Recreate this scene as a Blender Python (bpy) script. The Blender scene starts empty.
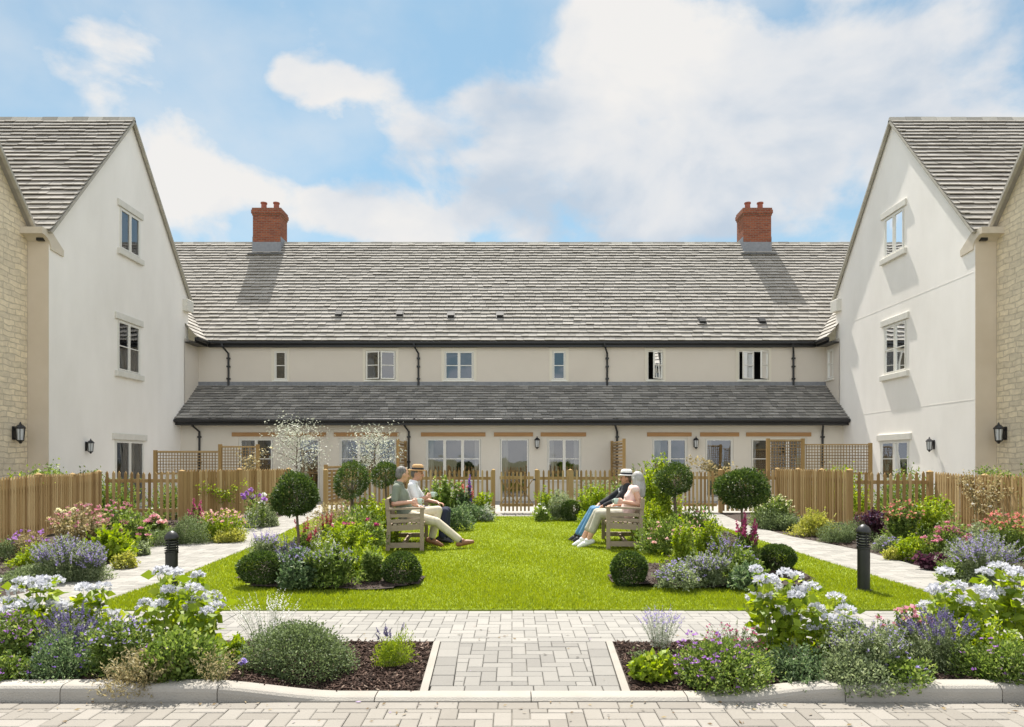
import bpy, math, random
import numpy as np
from mathutils import Vector, Matrix
R = math.radians
random.seed(7); rng = np.random.default_rng(7)
scene = bpy.context.scene
col = scene.collection
F = 682.67; YH = 461.0; H = 1.4; CX = 512.0

def G(x, y, z=0.0):
    """ground point (height z) that the photograph shows at that place"""
    d = F*(H-z)/(y-YH)
    return ((x-CX)*d/F, d)

# ------------------------------------------------------------------ tagging
def tag(o, label=None, cat=None, group=None, kind=None):
    if label: o['label'] = label
    if cat: o['category'] = cat
    if group: o['group'] = group
    if kind: o['kind'] = kind
    return o
def thing(name, label, cat, loc=(0,0,0), rz=0.0, group=None):
    o = bpy.data.objects.new(name, None); col.objects.link(o)
    o.empty_display_size = 0.1
    o.location = loc; o.rotation_euler = (0,0,rz)
    return tag(o, label, cat, group)
def children(o): return [c for c in bpy.data.objects if c.parent == o]
def copy_tree(o, parent=None, kids=None):
    c = o.copy(); col.objects.link(c); c.parent = parent
    for ch in list(o.children): copy_tree(ch, c)
    return c

# ------------------------------------------------------------------ mesh building
def mesh_np(name, V, Fq, tone=None):
    V = np.asarray(V, dtype=np.float32); Fq = np.asarray(Fq, dtype=np.int32)
    me = bpy.data.meshes.new(name)
    n = Fq.shape[1]
    me.vertices.add(len(V)); me.vertices.foreach_set('co', V.ravel())
    me.loops.add(Fq.size); me.loops.foreach_set('vertex_index', Fq.ravel())
    me.polygons.add(len(Fq))
    me.polygons.foreach_set('loop_start', np.arange(0, Fq.size, n, dtype=np.int32))
    me.polygons.foreach_set('loop_total', np.full(len(Fq), n, dtype=np.int32))
    if tone is not None:
        a = me.attributes.new('tone', 'FLOAT', 'FACE'); a.data.foreach_set('value', np.asarray(tone, dtype=np.float32))
    me.update(calc_edges=True); me.validate()
    return me
def link(name, me, mat, parent=None, smooth=False):
    o = bpy.data.objects.new(name, me); col.objects.link(o)
    if mat: me.materials.append(mat)
    if smooth: me.polygons.foreach_set('use_smooth', np.ones(len(me.polygons), dtype=bool))
    if parent: o.parent = parent
    return o

class Plane:
    def __init__(s, O, U, V, N): s.O, s.U, s.V, s.N = Vector(O), Vector(U), Vector(V), Vector(N)
    def p(s, u, v, n=0.0): return s.O + s.U*u + s.V*v + s.N*n
WORLD = Plane((0,0,0),(1,0,0),(0,1,0),(0,0,1))

class Geo:
    def __init__(s): s.v=[]; s.f=[]; s.t=[]
    def add(s, vs, fs, tone=0.5):
        b=len(s.v); s.v += [tuple(x) for x in vs]
        for f in fs: s.f.append([b+i for i in f]); s.t.append(tone)
    def pbox(s, P, u0,u1,v0,v1,n0,n1, tone=0.5, bev=0.0):
        if bev>0:
            b=bev
            vs=[P.p(u0,v0,n0),P.p(u1,v0,n0),P.p(u1,v1,n0),P.p(u0,v1,n0),
                P.p(u0,v0,n1-b),P.p(u1,v0,n1-b),P.p(u1,v1,n1-b),P.p(u0,v1,n1-b),
                P.p(u0+b,v0+b,n1),P.p(u1-b,v0+b,n1),P.p(u1-b,v1-b,n1),P.p(u0+b,v1-b,n1)]
            s.add(vs,[(3,2,1,0),(0,1,5,4),(1,2,6,5),(2,3,7,6),(3,0,4,7),(4,5,9,8),(5,6,10,9),(6,7,11,10),(7,4,8,11),(8,9,10,11)],tone)
        else:
            vs=[P.p(u0,v0,n0),P.p(u1,v0,n0),P.p(u1,v1,n0),P.p(u0,v1,n0),P.p(u0,v0,n1),P.p(u1,v0,n1),P.p(u1,v1,n1),P.p(u0,v1,n1)]
            s.add(vs,[(3,2,1,0),(0,1,5,4),(1,2,6,5),(2,3,7,6),(3,0,4,7),(4,5,6,7)],tone)
    def box(s, x0,x1,y0,y1,z0,z1,tone=0.5,bev=0.0): s.pbox(WORLD,x0,x1,y0,y1,z0,z1,tone,bev)
    def beam(s, a, b, w, h, up=(0,0,1), tone=0.5):
        a=Vector(a); b=Vector(b); d=(b-a); L=d.length; d.normalize()
        up=Vector(up); sd=d.cross(up)
        if sd.length<1e-4: sd=d.cross(Vector((0,1,0)))
        sd.normalize(); u2=sd.cross(d)
        s.pbox(Plane(a,d,sd,u2),0,L,-w/2,w/2,-h/2,h/2,tone)
    def tube(s, pts, radii, seg=8, cap=True, tone=0.5):
        pts=[Vector(p) for p in pts]
        if not hasattr(radii,'__len__'): radii=[radii]*len(pts)
        rings=[]; prev=None
        for i,p in enumerate(pts):
            d=(pts[min(i+1,len(pts)-1)]-pts[max(i-1,0)])
            if d.length<1e-9: d=Vector((0,0,1))
            d.normalize()
            if prev is None:
                a=d.cross(Vector((0.12,0.98,0.1)));
                if a.length<0.1: a=d.cross(Vector((1,0,0)))
            else: a=prev-d*prev.dot(d)
            a.normalize(); prev=a; c=d.cross(a)
            rings.append([p+(a*math.cos(2*math.pi*k/seg)+c*math.sin(2*math.pi*k/seg))*radii[i] for k in range(seg)])
        b=len(s.v)
        for r in rings: s.v += [tuple(q) for q in r]
        for i in range(len(pts)-1):
            for k in range(seg):
                s.f.append([b+i*seg+k,b+i*seg+(k+1)%seg,b+(i+1)*seg+(k+1)%seg,b+(i+1)*seg+k]); s.t.append(tone)
        if cap:
            s.f.append([b+k for k in range(seg)][::-1]); s.t.append(tone)
            s.f.append([b+(len(pts)-1)*seg+k for k in range(seg)]); s.t.append(tone)
    def lathe(s, c, prof, seg=20, axis=(0,0,1), tone=0.5):
        c=Vector(c); ax=Vector(axis).normalized()
        a=ax.cross(Vector((1,0,0)));
        if a.length<0.1: a=ax.cross(Vector((0,1,0)))
        a.normalize(); e=ax.cross(a); b=len(s.v)
        for (r,h) in prof:
            for k in range(seg):
                t=2*math.pi*k/seg; s.v.append(tuple(c+ax*h+(a*math.cos(t)+e*math.sin(t))*max(r,1e-4)))
        for i in range(len(prof)-1):
            for k in range(seg):
                s.f.append([b+i*seg+k,b+i*seg+(k+1)%seg,b+(i+1)*seg+(k+1)%seg,b+(i+1)*seg+k]); s.t.append(tone)
        s.f.append([b+k for k in range(seg)][::-1]); s.t.append(tone)
        s.f.append([b+(len(prof)-1)*seg+k for k in range(seg)]); s.t.append(tone)
    def ell(s, c, r, seg=16, rot=None, tone=0.5):
        c=Vector(c); b=len(s.v); n=seg//2
        M=rot if rot else Matrix.Identity(3)
        for i in range(1,n):
            ph=math.pi*i/n
            for k in range(seg):
                t=2*math.pi*k/seg
                s.v.append(tuple(c+M@Vector((r[0]*math.sin(ph)*math.cos(t),r[1]*math.sin(ph)*math.sin(t),r[2]*math.cos(ph)))))
        s.v.append(tuple(c+M@Vector((0,0,r[2])))); s.v.append(tuple(c+M@Vector((0,0,-r[2]))))
        top=b+(n-1)*seg
        for i in range(n-2):
            for k in range(seg):
                s.f.append([b+i*seg+k,b+(i+1)*seg+k,b+(i+1)*seg+(k+1)%seg,b+i*seg+(k+1)%seg]); s.t.append(tone)
        for k in range(seg):
            s.f.append([top,b+k,b+(k+1)%seg]); s.t.append(tone)
            s.f.append([top+1,b+(n-2)*seg+(k+1)%seg,b+(n-2)*seg+k]); s.t.append(tone)
    def mesh(s, name):
        me=bpy.data.meshes.new(name); me.from_pydata(s.v,[],s.f)
        a=me.attributes.new('tone','FLOAT','FACE'); a.data.foreach_set('value',np.array(s.t,dtype=np.float32))
        me.update(); return me
    def build(s, name, mat, parent=None, smooth=False, recalc=False):
        me=s.mesh(name)
        if recalc:
            import bmesh
            bm=bmesh.new(); bm.from_mesh(me); bmesh.ops.recalc_face_normals(bm,faces=bm.faces); bm.to_mesh(me); bm.free()
        return link(name, me, mat, parent, smooth)

def clip_poly(poly, clip):
    """Sutherland-Hodgman on 2d points; clip is convex, counter-clockwise"""
    out=list(poly)
    for i in range(len(clip)):
        a=clip[i]; b=clip[(i+1)%len(clip)]
        inp=out; out=[]
        if not inp: return []
        def side(p): return (b[0]-a[0])*(p[1]-a[1])-(b[1]-a[1])*(p[0]-a[0])
        for j in range(len(inp)):
            p=inp[j]; q=inp[(j+1)%len(inp)]; sp=side(p); sq=side(q)
            if sp>=-1e-9: out.append(p)
            if (sp>1e-9 and sq<-1e-9) or (sp<-1e-9 and sq>1e-9):
                t=sp/(sp-sq); out.append((p[0]+(q[0]-p[0])*t,p[1]+(q[1]-p[1])*t))
    return out

# ------------------------------------------------------------------ materials
def new_mat(name):
    m=bpy.data.materials.new(name); m.use_nodes=True; nt=m.node_tree
    return m, nt, nt.nodes['Principled BSDF']
def N(nt, typ, **kw):
    n=nt.nodes.new(typ)
    for k,v in kw.items():
        if k in n.inputs: n.inputs[k].default_value=v
        else: setattr(n,k,v)
    return n
def ramp(nt, stops):
    r=nt.nodes.new('ShaderNodeValToRGB'); e=r.color_ramp.elements
    while len(e)<len(stops): e.new(0.5)
    for i,(p,c) in enumerate(stops):
        e[i].position=p; e[i].color=(*c,1)
    return r
def mat(name, c1, c2=None, rough=0.8, scale=3.0, bump=0.0, bscale=60.0, metal=0.0, spec=0.5, detail=6.0, stretch=(1,1,1), c3=None):
    """two-tone noise coloured surface with a fine bump"""
    m,nt,b=new_mat(name); b.inputs['Roughness'].default_value=rough; b.inputs['Metallic'].default_value=metal
    b.inputs['Specular IOR Level'].default_value=spec
    tc=N(nt,'ShaderNodeTexCoord'); mp=N(nt,'ShaderNodeMapping'); mp.inputs['Scale'].default_value=stretch
    nt.links.new(tc.outputs['Object'],mp.inputs[0])
    if c2 is None: b.inputs['Base Color'].default_value=(*c1,1)
    else:
        n=N(nt,'ShaderNodeTexNoise',Scale=scale,Detail=detail,Roughness=0.6); nt.links.new(mp.outputs[0],n.inputs['Vector'])
        st=[(0.3,c1),(0.7,c2)] if c3 is None else [(0.28,c1),(0.5,c2),(0.72,c3)]
        r=ramp(nt,st); nt.links.new(n.outputs['Fac'],r.inputs[0]); nt.links.new(r.outputs[0],b.inputs['Base Color'])
    if bump>0:
        n2=N(nt,'ShaderNodeTexNoise',Scale=bscale,Detail=4.0); nt.links.new(mp.outputs[0],n2.inputs['Vector'])
        bp=N(nt,'ShaderNodeBump',Strength=bump,Distance=0.01); nt.links.new(n2.outputs['Fac'],bp.inputs['Height'])
        nt.links.new(bp.outputs[0],b.inputs['Normal'])
    return m
def mat_tone(name, stops, rough=0.8, bump=0.0, bscale=40.0, mott=0.25, mscale=6.0, transl=0.0, spec=0.4, stretch=(1,1,1), tcol=None):
    """colour from the per-face tone attribute, mottled by noise"""
    m,nt,b=new_mat(name); b.inputs['Roughness'].default_value=rough; b.inputs['Specular IOR Level'].default_value=spec
    at=N(nt,'ShaderNodeAttribute',attribute_name='tone')
    tc=N(nt,'ShaderNodeTexCoord'); mp=N(nt,'ShaderNodeMapping'); mp.inputs['Scale'].default_value=stretch
    nt.links.new(tc.outputs['Object'],mp.inputs[0])
    n=N(nt,'ShaderNodeTexNoise',Scale=mscale,Detail=5.0,Roughness=0.65); nt.links.new(mp.outputs[0],n.inputs['Vector'])
    ma=N(nt,'ShaderNodeMath',operation='MULTIPLY_ADD'); ma.inputs[1].default_value=mott*2; ma.inputs[2].default_value=-mott
    nt.links.new(n.outputs['Fac'],ma.inputs[0])
    ad=N(nt,'ShaderNodeMath',operation='ADD',use_clamp=True); nt.links.new(ma.outputs[0],ad.inputs[0]); nt.links.new(at.outputs['Fac'],ad.inputs[1])
    r=ramp(nt,stops); nt.links.new(ad.outputs[0],r.inputs[0]); nt.links.new(r.outputs[0],b.inputs['Base Color'])
    if bump>0:
        n2=N(nt,'ShaderNodeTexNoise',Scale=bscale,Detail=5.0); nt.links.new(mp.outputs[0],n2.inputs['Vector'])
        bp=N(nt,'ShaderNodeBump',Strength=bump,Distance=0.01); nt.links.new(n2.outputs['Fac'],bp.inputs['Height']); nt.links.new(bp.outputs[0],b.inputs['Normal'])
    if transl>0:
        tr=N(nt,'ShaderNodeBsdfTranslucent'); mx=N(nt,'ShaderNodeMixShader'); mx.inputs[0].default_value=transl
        hs=N(nt,'ShaderNodeHueSaturation',Saturation=1.1,Value=1.5); hs.inputs['Hue'].default_value=0.49
        nt.links.new(r.outputs[0],hs.inputs['Color']); nt.links.new(hs.outputs[0],tr.inputs['Color'])
        nt.links.new(b.outputs[0],mx.inputs[1]); nt.links.new(tr.outputs[0],mx.inputs[2])
        nt.links.new(mx.outputs[0],nt.nodes['Material Output'].inputs['Surface'])
    return m
def mat_brick(name, c1, c2, mortar, bw, bh, msize, axes, rough=0.9, bump=0.5, warp=0.0, mott=0.2, bscale=25.0):
    """brick or coursed stone; axes = which object axes run along and up the wall"""
    m,nt,b=new_mat(name); b.inputs['Roughness'].default_value=rough; b.inputs['Specular IOR Level'].default_value=0.2
    tc=N(nt,'ShaderNodeTexCoord'); sp=N(nt,'ShaderNodeSeparateXYZ'); nt.links.new(tc.outputs['Object'],sp.inputs[0])
    ad=N(nt,'ShaderNodeMath',operation='ADD'); nt.links.new(sp.outputs[0],ad.inputs[0]); nt.links.new(sp.outputs[1],ad.inputs[1])
    cb=N(nt,'ShaderNodeCombineXYZ')
    nt.links.new(ad.outputs[0],cb.inputs[0]); nt.links.new(sp.outputs[2],cb.inputs[1])
    v=cb.outputs[0]
    if warp>0:
        nz=N(nt,'ShaderNodeTexNoise',Scale=2.5,Detail=3.0); nt.links.new(v,nz.inputs['Vector'])
        vm=N(nt,'ShaderNodeVectorMath',operation='MULTIPLY_ADD'); vm.inputs[1].default_value=(warp,warp,0)
        nt.links.new(nz.outputs['Color'],vm.inputs[0]); nt.links.new(v,vm.inputs[2]); v=vm.outputs[0]
    br=N(nt,'ShaderNodeTexBrick',offset=0.5,offset_frequency=2,squash=0.75 if warp>0 else 1.0,squash_frequency=3)
    for k,val in (('Scale',1.0),('Mortar Size',msize),('Mortar Smooth',0.3),('Bias',0.0),('Brick Width',bw),('Row Height',bh)): br.inputs[k].default_value=val
    br.inputs['Color1'].default_value=(*c1,1); br.inputs['Color2'].default_value=(*c2,1); br.inputs['Mortar'].default_value=(*mortar,1)
    nt.links.new(v,br.inputs['Vector'])
    n=N(nt,'ShaderNodeTexNoise',Scale=bscale,Detail=6.0,Roughness=0.7); nt.links.new(v,n.inputs['Vector'])
    mm=N(nt,'ShaderNodeMapRange'); mm.inputs['To Min'].default_value=1-mott; mm.inputs['To Max'].default_value=1+mott
    nt.links.new(n.outputs['Fac'],mm.inputs['Value'])
    mx=N(nt,'ShaderNodeVectorMath',operation='SCALE'); nt.links.new(br.outputs['Color'],mx.inputs[0]); nt.links.new(mm.outputs[0],mx.inputs['Scale'])
    nt.links.new(mx.outputs[0],b.inputs['Base Color'])
    sb=N(nt,'ShaderNodeMath',operation='MULTIPLY_ADD'); sb.inputs[1].default_value=0.5
    inv=N(nt,'ShaderNodeMath',operation='SUBTRACT'); inv.inputs[0].default_value=1.0
    nt.links.new(br.outputs['Fac'],inv.inputs[1]); nt.links.new(n.outputs['Fac'],sb.inputs[0]); nt.links.new(inv.outputs[0],sb.inputs[2])
    bp=N(nt,'ShaderNodeBump',Strength=bump,Distance=0.015); nt.links.new(sb.outputs[0],bp.inputs['Height']); nt.links.new(bp.outputs[0],b.inputs['Normal'])
    return m

M={}
M['render_cream']=mat('render_cream',(.60,.545,.475),(.645,.59,.515),0.9,0.5,0.15,150,spec=.2)
M['render_white']=mat('render_white',(.80,.765,.71),(.93,.895,.845),0.9,0.55,0.35,90,spec=.2,stretch=(1,1,.4))
M['render_ground']=mat('render_ground',(.62,.575,.495),(.69,.64,.56),0.9,0.6,0.15,150,spec=.2)
M['render_bounce']=mat('render_bounce',(.63,.54,.42),(.70,.61,.49),0.9,1.0,0.2,120,spec=.2)  # warm bounce light put into the render colour of the near return
M['cast_stone']=mat('cast_stone',(.60,.53,.43),(.68,.61,.50),0.9,5.0,0.2,90,spec=.2)
M['cast_stone_pale']=mat('cast_stone_pale',(.62,.60,.54),(.70,.68,.62),0.9,5.0,0.2,90,spec=.2)
M['stone']=mat_brick('cotswold_stone',(.80,.69,.50),(.66,.575,.43),(.62,.54,.41),0.38,0.14,0.013,'YZ',warp=0.16,mott=.38,bscale=7,bump=1.0)
M['verge']=mat('verge_stone',(.34,.32,.27),(.46,.43,.37),.9,6,.2,60)
M['brick']=mat_brick('red_brick',(.27,.085,.042),(.18,.052,.03),(.21,.15,.115),0.225,0.075,0.010,'XZ',mott=.25)
M['clay']=mat('clay_pot',(.30,.10,.06),(.23,.075,.05),.8,9.0)
M['lead']=mat('lead_flashing',(.16,.17,.19),(.23,.24,.26),.6,8.0)
M['black_gutter']=mat('black_gutter',(.012,.012,.013),None,.35)
M['black_iron']=mat('black_iron',(.015,.015,.017),None,.4)
M['oak']=mat('oak_lintel',(.33,.18,.07),(.45,.255,.11),.75,3.0,.2,40,stretch=(.6,4,9))
M['frame_white']=mat('window_frame',(.74,.72,.66),None,.45)
M['frame_cream']=mat('window_frame_cream',(.66,.61,.51),None,.55)
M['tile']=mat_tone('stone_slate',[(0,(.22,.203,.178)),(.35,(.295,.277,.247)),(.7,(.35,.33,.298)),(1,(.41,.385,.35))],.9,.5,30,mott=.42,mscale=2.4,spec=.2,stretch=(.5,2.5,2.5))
M['tile_shaded']=mat_tone('stone_slate_shaded',[(0,(.14,.133,.122)),(.4,(.215,.205,.188)),(.75,(.28,.265,.24)),(1,(.36,.34,.31))],.9,.5,30,mott=.40,mscale=2.6,spec=.2,stretch=(.5,2.5,2.5))  # darker copy of the slate, the lean-to's shade put into its colour
M['ridge']=mat_tone('ridge_stone',[(0,(.30,.28,.24)),(1,(.55,.52,.45))],.9,.3,30,mott=.3)
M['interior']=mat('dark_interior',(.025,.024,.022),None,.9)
M['curtain']=mat('curtain',(.42,.40,.36),None,.9)
M['lamp_glass']=mat('lamp_glass',(.60,.62,.62),None,.2)
M['vent']=mat('roof_vent',(.02,.02,.02),None,.6)
def glass_mat():
    m,nt,b=new_mat('window_glass')
    gl=N(nt,'ShaderNodeBsdfGlossy',Roughness=0.02); gl.inputs['Color'].default_value=(.95,.97,1,1)
    tr=N(nt,'ShaderNodeBsdfTransparent'); tr.inputs['Color'].default_value=(.86,.88,.88,1)
    fr=N(nt,'ShaderNodeFresnel',IOR=1.9)
    ad=N(nt,'ShaderNodeMath',operation='ADD',use_clamp=True); ad.inputs[1].default_value=.06; nt.links.new(fr.outputs[0],ad.inputs[0])
    n=N(nt,'ShaderNodeTexNoise',Scale=1.4,Detail=1.0); bp=N(nt,'ShaderNodeBump',Strength=.10,Distance=.05)
    tc=N(nt,'ShaderNodeTexCoord'); nt.links.new(tc.outputs['Object'],n.inputs['Vector'])
    nt.links.new(n.outputs['Fac'],bp.inputs['Height']); nt.links.new(bp.outputs[0],gl.inputs['Normal'])
    mx=N(nt,'ShaderNodeMixShader'); nt.links.new(ad.outputs[0],mx.inputs[0]); nt.links.new(tr.outputs[0],mx.inputs[1]); nt.links.new(gl.outputs[0],mx.inputs[2])
    nt.links.new(mx.outputs[0],nt.nodes['Material Output'].inputs['Surface']); return m
M['glass']=glass_mat()

# ------------------------------------------------------------------ camera, sky, sun
cam=bpy.data.cameras.new('camera'); co=bpy.data.objects.new('camera',cam); col.objects.link(co)
cam.lens=24.0; cam.sensor_width=36.0; cam.sensor_fit='HORIZONTAL'
cam.shift_y=(YH-363.5)/1024.0; cam.clip_start=0.05; cam.clip_end=3000
co.location=(0,0,H); co.rotation_euler=(R(90),0,0); scene.camera=co

SUN=Vector((-0.40,2.62,4.85)).normalized()
sl=bpy.data.lights.new('sun','SUN'); so=bpy.data.objects.new('sun',sl); col.objects.link(so)
sl.energy=5.0; sl.angle=R(0.53); sl.color=(1.0,.95,.87)
so.rotation_euler=SUN.to_track_quat('Z','Y').to_euler(); so.location=(0,30,40)

w=bpy.data.worlds.new('World'); scene.world=w; w.use_nodes=True; nt=w.node_tree
bg=nt.nodes['Background']; bg.inputs['Strength'].default_value=0.12
sky=N(nt,'ShaderNodeTexSky',sky_type='NISHITA'); sky.sun_disc=False
sky.sun_elevation=math.asin(SUN.z); sky.sun_rotation=math.atan2(SUN.x,SUN.y); sky.altitude=100; sky.air_density=1.0; sky.dust_density=0.6; sky.ozone_density=2.0
tc=N(nt,'ShaderNodeTexCoord'); sx=N(nt,'ShaderNodeSeparateXYZ'); nt.links.new(tc.outputs['Generated'],sx.inputs[0])
def mth(op,a,b=None,c=None,clamp=False):
    n=nt.nodes.new('ShaderNodeMath'); n.operation=op; n.use_clamp=clamp
    for i,v in enumerate((a,b,c)):
        if v is None: continue
        if isinstance(v,(int,float)): n.inputs[i].default_value=v
        else: nt.links.new(v,n.inputs[i])
    return n.outputs[0]
az=mth('ARCTAN2',sx.outputs[0],sx.outputs[1]); el=mth('ARCSINE',sx.outputs[2])
mp=N(nt,'ShaderNodeMapping'); mp.inputs['Scale'].default_value=(1,1,1.45); mp.inputs['Location'].default_value=(.31,.12,.4)
nt.links.new(tc.outputs['Generated'],mp.inputs[0])
nz=N(nt,'ShaderNodeTexNoise',Scale=6.4,Detail=10.0,Roughness=.54,Distortion=.2); nt.links.new(mp.outputs[0],nz.inputs['Vector'])
nz2=N(nt,'ShaderNodeTexNoise',Scale=4.5,Detail=6.0,Roughness=.50,Distortion=.2); nt.links.new(mp.outputs[0],nz2.inputs['Vector'])
sc2=N(nt,'ShaderNodeSeparateColor'); nt.links.new(nz.outputs['Color'],sc2.inputs[0])
wa=mth('MULTIPLY_ADD',sc2.outputs[1],.16,-.08); we=mth('MULTIPLY_ADD',sc2.outputs[2],.10,-.05)
azw=mth('ADD',az,wa); elw=mth('ADD',el,we)
CL=[(690,105,130,85,.9),(610,55,60,45,.8),(790,50,140,65,.62),(960,40,110,50,.62),(830,165,130,50,.7),(540,150,75,55,.8),(545,215,80,35,.5),
    (430,222,75,24,1.0),(350,228,60,18,.8),(90,95,50,28,.72),(165,150,50,34,.75),(215,190,45,32,.78),(110,8,60,18,.6),(190,40,34,24,.75),
    (352,85,42,16,.9),(285,72,28,13,.6),(402,130,26,12,.45),(452,157,34,10,.6),(485,92,26,14,.55),(385,60,60,20,.22),(1000,150,60,90,.6),(720,225,60,22,.35),
    (310,195,28,10,.7),(120,45,40,16,.35),(250,190,40,16,.25),(400,190,34,12,.25),(440,120,30,14,.45),(30,190,60,60,.5),(650,10,60,20,.7)]
acc=None
for (x,y,rx,ry,s) in CL:
    a0=math.atan((x-CX)/F); e0=math.atan((YH-y)/F*math.cos(a0)); ra=rx/F*math.cos(a0)**2; re=ry/F*math.cos(e0)
    u=mth('MULTIPLY_ADD',azw,1/ra,-a0/ra); v=mth('MULTIPLY_ADD',elw,1/re,-e0/re)
    d=mth('MULTIPLY_ADD',u,u,mth('MULTIPLY',v,v)); g=mth('MULTIPLY',mth('EXPONENT',mth('MULTIPLY',d,-.7)),s)
    acc=g if acc is None else mth('ADD',acc,g)
# beyond what the photograph shows: unseen broken cloud all round and overhead, brightened to fill shaded walls
gen=mth('MULTIPLY',mth('SMOOTH_MIN',mth('MAXIMUM',mth('SUBTRACT',el,.62),mth('SUBTRACT',mth('ABSOLUTE',az),.75)),.35,.1),2.6)
gen=mth('MAXIMUM',gen,0.0)
base=mth('ADD',acc,gen)
dens=mth('ADD',mth('MULTIPLY',base,.85),mth('MULTIPLY_ADD',nz.outputs['Fac'],3.2,-1.66))
mr=N(nt,'ShaderNodeMapRange',interpolation_type='SMOOTHSTEP'); mr.inputs['From Min'].default_value=.13; mr.inputs['From Max'].default_value=.86
nt.links.new(dens,mr.inputs['Value'])
shade=N(nt,'ShaderNodeMapRange'); shade.inputs['From Min'].default_value=.36; shade.inputs['From Max'].default_value=.60
nt.links.new(nz2.outputs['Fac'],shade.inputs['Value'])
CLOUD=3.9
cc=ramp(nt,[(0,(.62,.72,.84)),(.5,(.86,.89,.93)),(1,(1,.985,.965))]); nt.links.new(shade.outputs[0],cc.inputs[0])
cs=N(nt,'ShaderNodeVectorMath',operation='SCALE'); cb_=mth('MULTIPLY_ADD',mth('MULTIPLY_ADD',sx.outputs[1],-1.2,.6,clamp=True),3.0,CLOUD); nt.links.new(cb_,cs.inputs['Scale']); nt.links.new(cc.outputs[0],cs.inputs[0])  # extra cloud brightness overhead and behind the camera, added as wall fill
st=N(nt,'ShaderNodeVectorMath',operation='MULTIPLY'); st.inputs[1].default_value=(.56,.68,.60); nt.links.new(sky.outputs[0],st.inputs[0])
# pale air towards the horizon and a thin veil of high cloud
hz_=mth('MULTIPLY',mth('EXPONENT',mth('MULTIPLY',mth('MAXIMUM',el,0.0),-4.2)),.75,clamp=True)
hm=N(nt,'ShaderNodeMix',data_type='RGBA'); nt.links.new(hz_,hm.inputs[0]); nt.links.new(st.outputs[0],hm.inputs[6]); hm.inputs[7].default_value=(2.55,3.35,4.05,1)
veil=mth('MULTIPLY',mth('SUBTRACT',nz2.outputs['Fac'],.42),1.5,clamp=True)
msk=mth('MAXIMUM',mr.outputs[0],veil)
mx=N(nt,'ShaderNodeMix',data_type='RGBA'); nt.links.new(msk,mx.inputs[0])
nt.links.new(hm.outputs[2],mx.inputs[6]); nt.links.new(cs.outputs[0],mx.inputs[7])
nt.links.new(mx.outputs[2],bg.inputs['Color'])

vs=scene.view_settings; vs.view_transform='Standard'; vs.look='None'; vs.gamma=1.0; vs.use_curve_mapping=False; vs.exposure=0.92
scene.render.engine='CYCLES'
# ================================================================== BUILDINGS
W=11.6                      # the two white gables face each other across the garden
YG0,YG1,YGP=17.1,24.45,20.78
YL,YU=23.9,25.2             # ground floor wall, set-back upper wall
def roof_plane(g, P, vlen, clip, gauge=0.25, t=0.035, wmin=.22, wmax=.5, tlow=0.25, thigh=.95, rnd=random):
    v=0.0; us=[c[0] for c in clip]; u0=min(us); u1=max(us); k=0
    n=max(1,round(vlen/gauge)); gs=[1.1-.2*i/n for i in range(n)]; s=vlen/sum(gs); gs=[a*s for a in gs]
    for gi in gs:
        u=u0-rnd.random()*.3
        rowt=rnd.uniform(-.12,.12)
        while u<u1:
            wd=rnd.uniform(wmin,wmax); a=u+.004; b=u+wd-.004; u+=wd
            th=t*rnd.uniform(.85,1.2); jit=rnd.uniform(-.012,.012)
            lo=v+jit; hi=min(v+gi*1.12,vlen)
            if v<.001: lo=0
            poly=clip_poly([(a,lo),(b,lo),(b,hi),(a,hi)],clip)
            if len(poly)<3: continue
            tone=min(1,max(0,rnd.uniform(tlow,thigh)+rowt))
            hh=lambda vv: th*(1-(vv-lo)/(gi*1.12))+.004
            vs=[P.p(p[0],p[1],hh(p[1])) for p in poly]; m=len(vs)
            base=[P.p(p[0],p[1],hh(p[1])-min(th*.42,hh(p[1]))) for p in poly]
            g.add(vs+base,[tuple(range(m))]+[(i,i+m,(i+1)%m+m,(i+1)%m) for i in range(m)],tone)
        v+=gi
def ridge_line(g, a, b, up=.06, w=.13, rnd=random):
    a=Vector(a); b=Vector(b); d=b-a; L=d.length; d.normalize(); n=max(1,int(L/.45)); sd=d.cross(Vector((0,0,1))).normalized()
    for i in range(n):
        p=a+d*(L*i/n+.004); q=a+d*(L*(i+1)/n-.004); z=Vector((0,0,1)); h=rnd.uniform(-.006,.006)
        vs=[p-sd*w-z*.13,p-sd*w*.2+z*(up+h),p+sd*w*.2+z*(up+h),p+sd*w-z*.13]; vs+= [x+(q-p) for x in vs]
        g.add(vs,[(0,1,5,4),(1,2,6,5),(2,3,7,6),(3,2,1,0),(4,5,6,7)],rnd.random())
def wall_holes(g, P, clip, holes, reveal=.14, tone=.5):
    us=sorted(set([min(c[0] for c in clip),max(c[0] for c in clip)]+[h[0] for h in holes]+[h[1] for h in holes]))
    vs=sorted(set([min(c[1] for c in clip),max(c[1] for c in clip)]+[h[2] for h in holes]+[h[3] for h in holes]))
    for i in range(len(us)-1):
        for j in range(len(vs)-1):
            cu=(us[i]+us[i+1])/2; cv=(vs[j]+vs[j+1])/2
            if any(h[0]<cu<h[1] and h[2]<cv<h[3] for h in holes): continue
            poly=clip_poly([(us[i],vs[j]),(us[i+1],vs[j]),(us[i+1],vs[j+1]),(us[i],vs[j+1])],clip)
            if len(poly)>=3: g.add([P.p(p[0],p[1]) for p in poly],[tuple(range(len(poly)))],tone)
    for (a,b,c,d) in holes:
        for q in ([(a,c),(b,c)],[(b,c),(b,d)],[(b,d),(a,d)],[(a,d),(a,c)]):
            g.add([P.p(*q[0]),P.p(*q[1]),P.p(*q[1],-reveal),P.p(*q[0],-reveal)],[(0,1,2,3)],tone)
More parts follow.
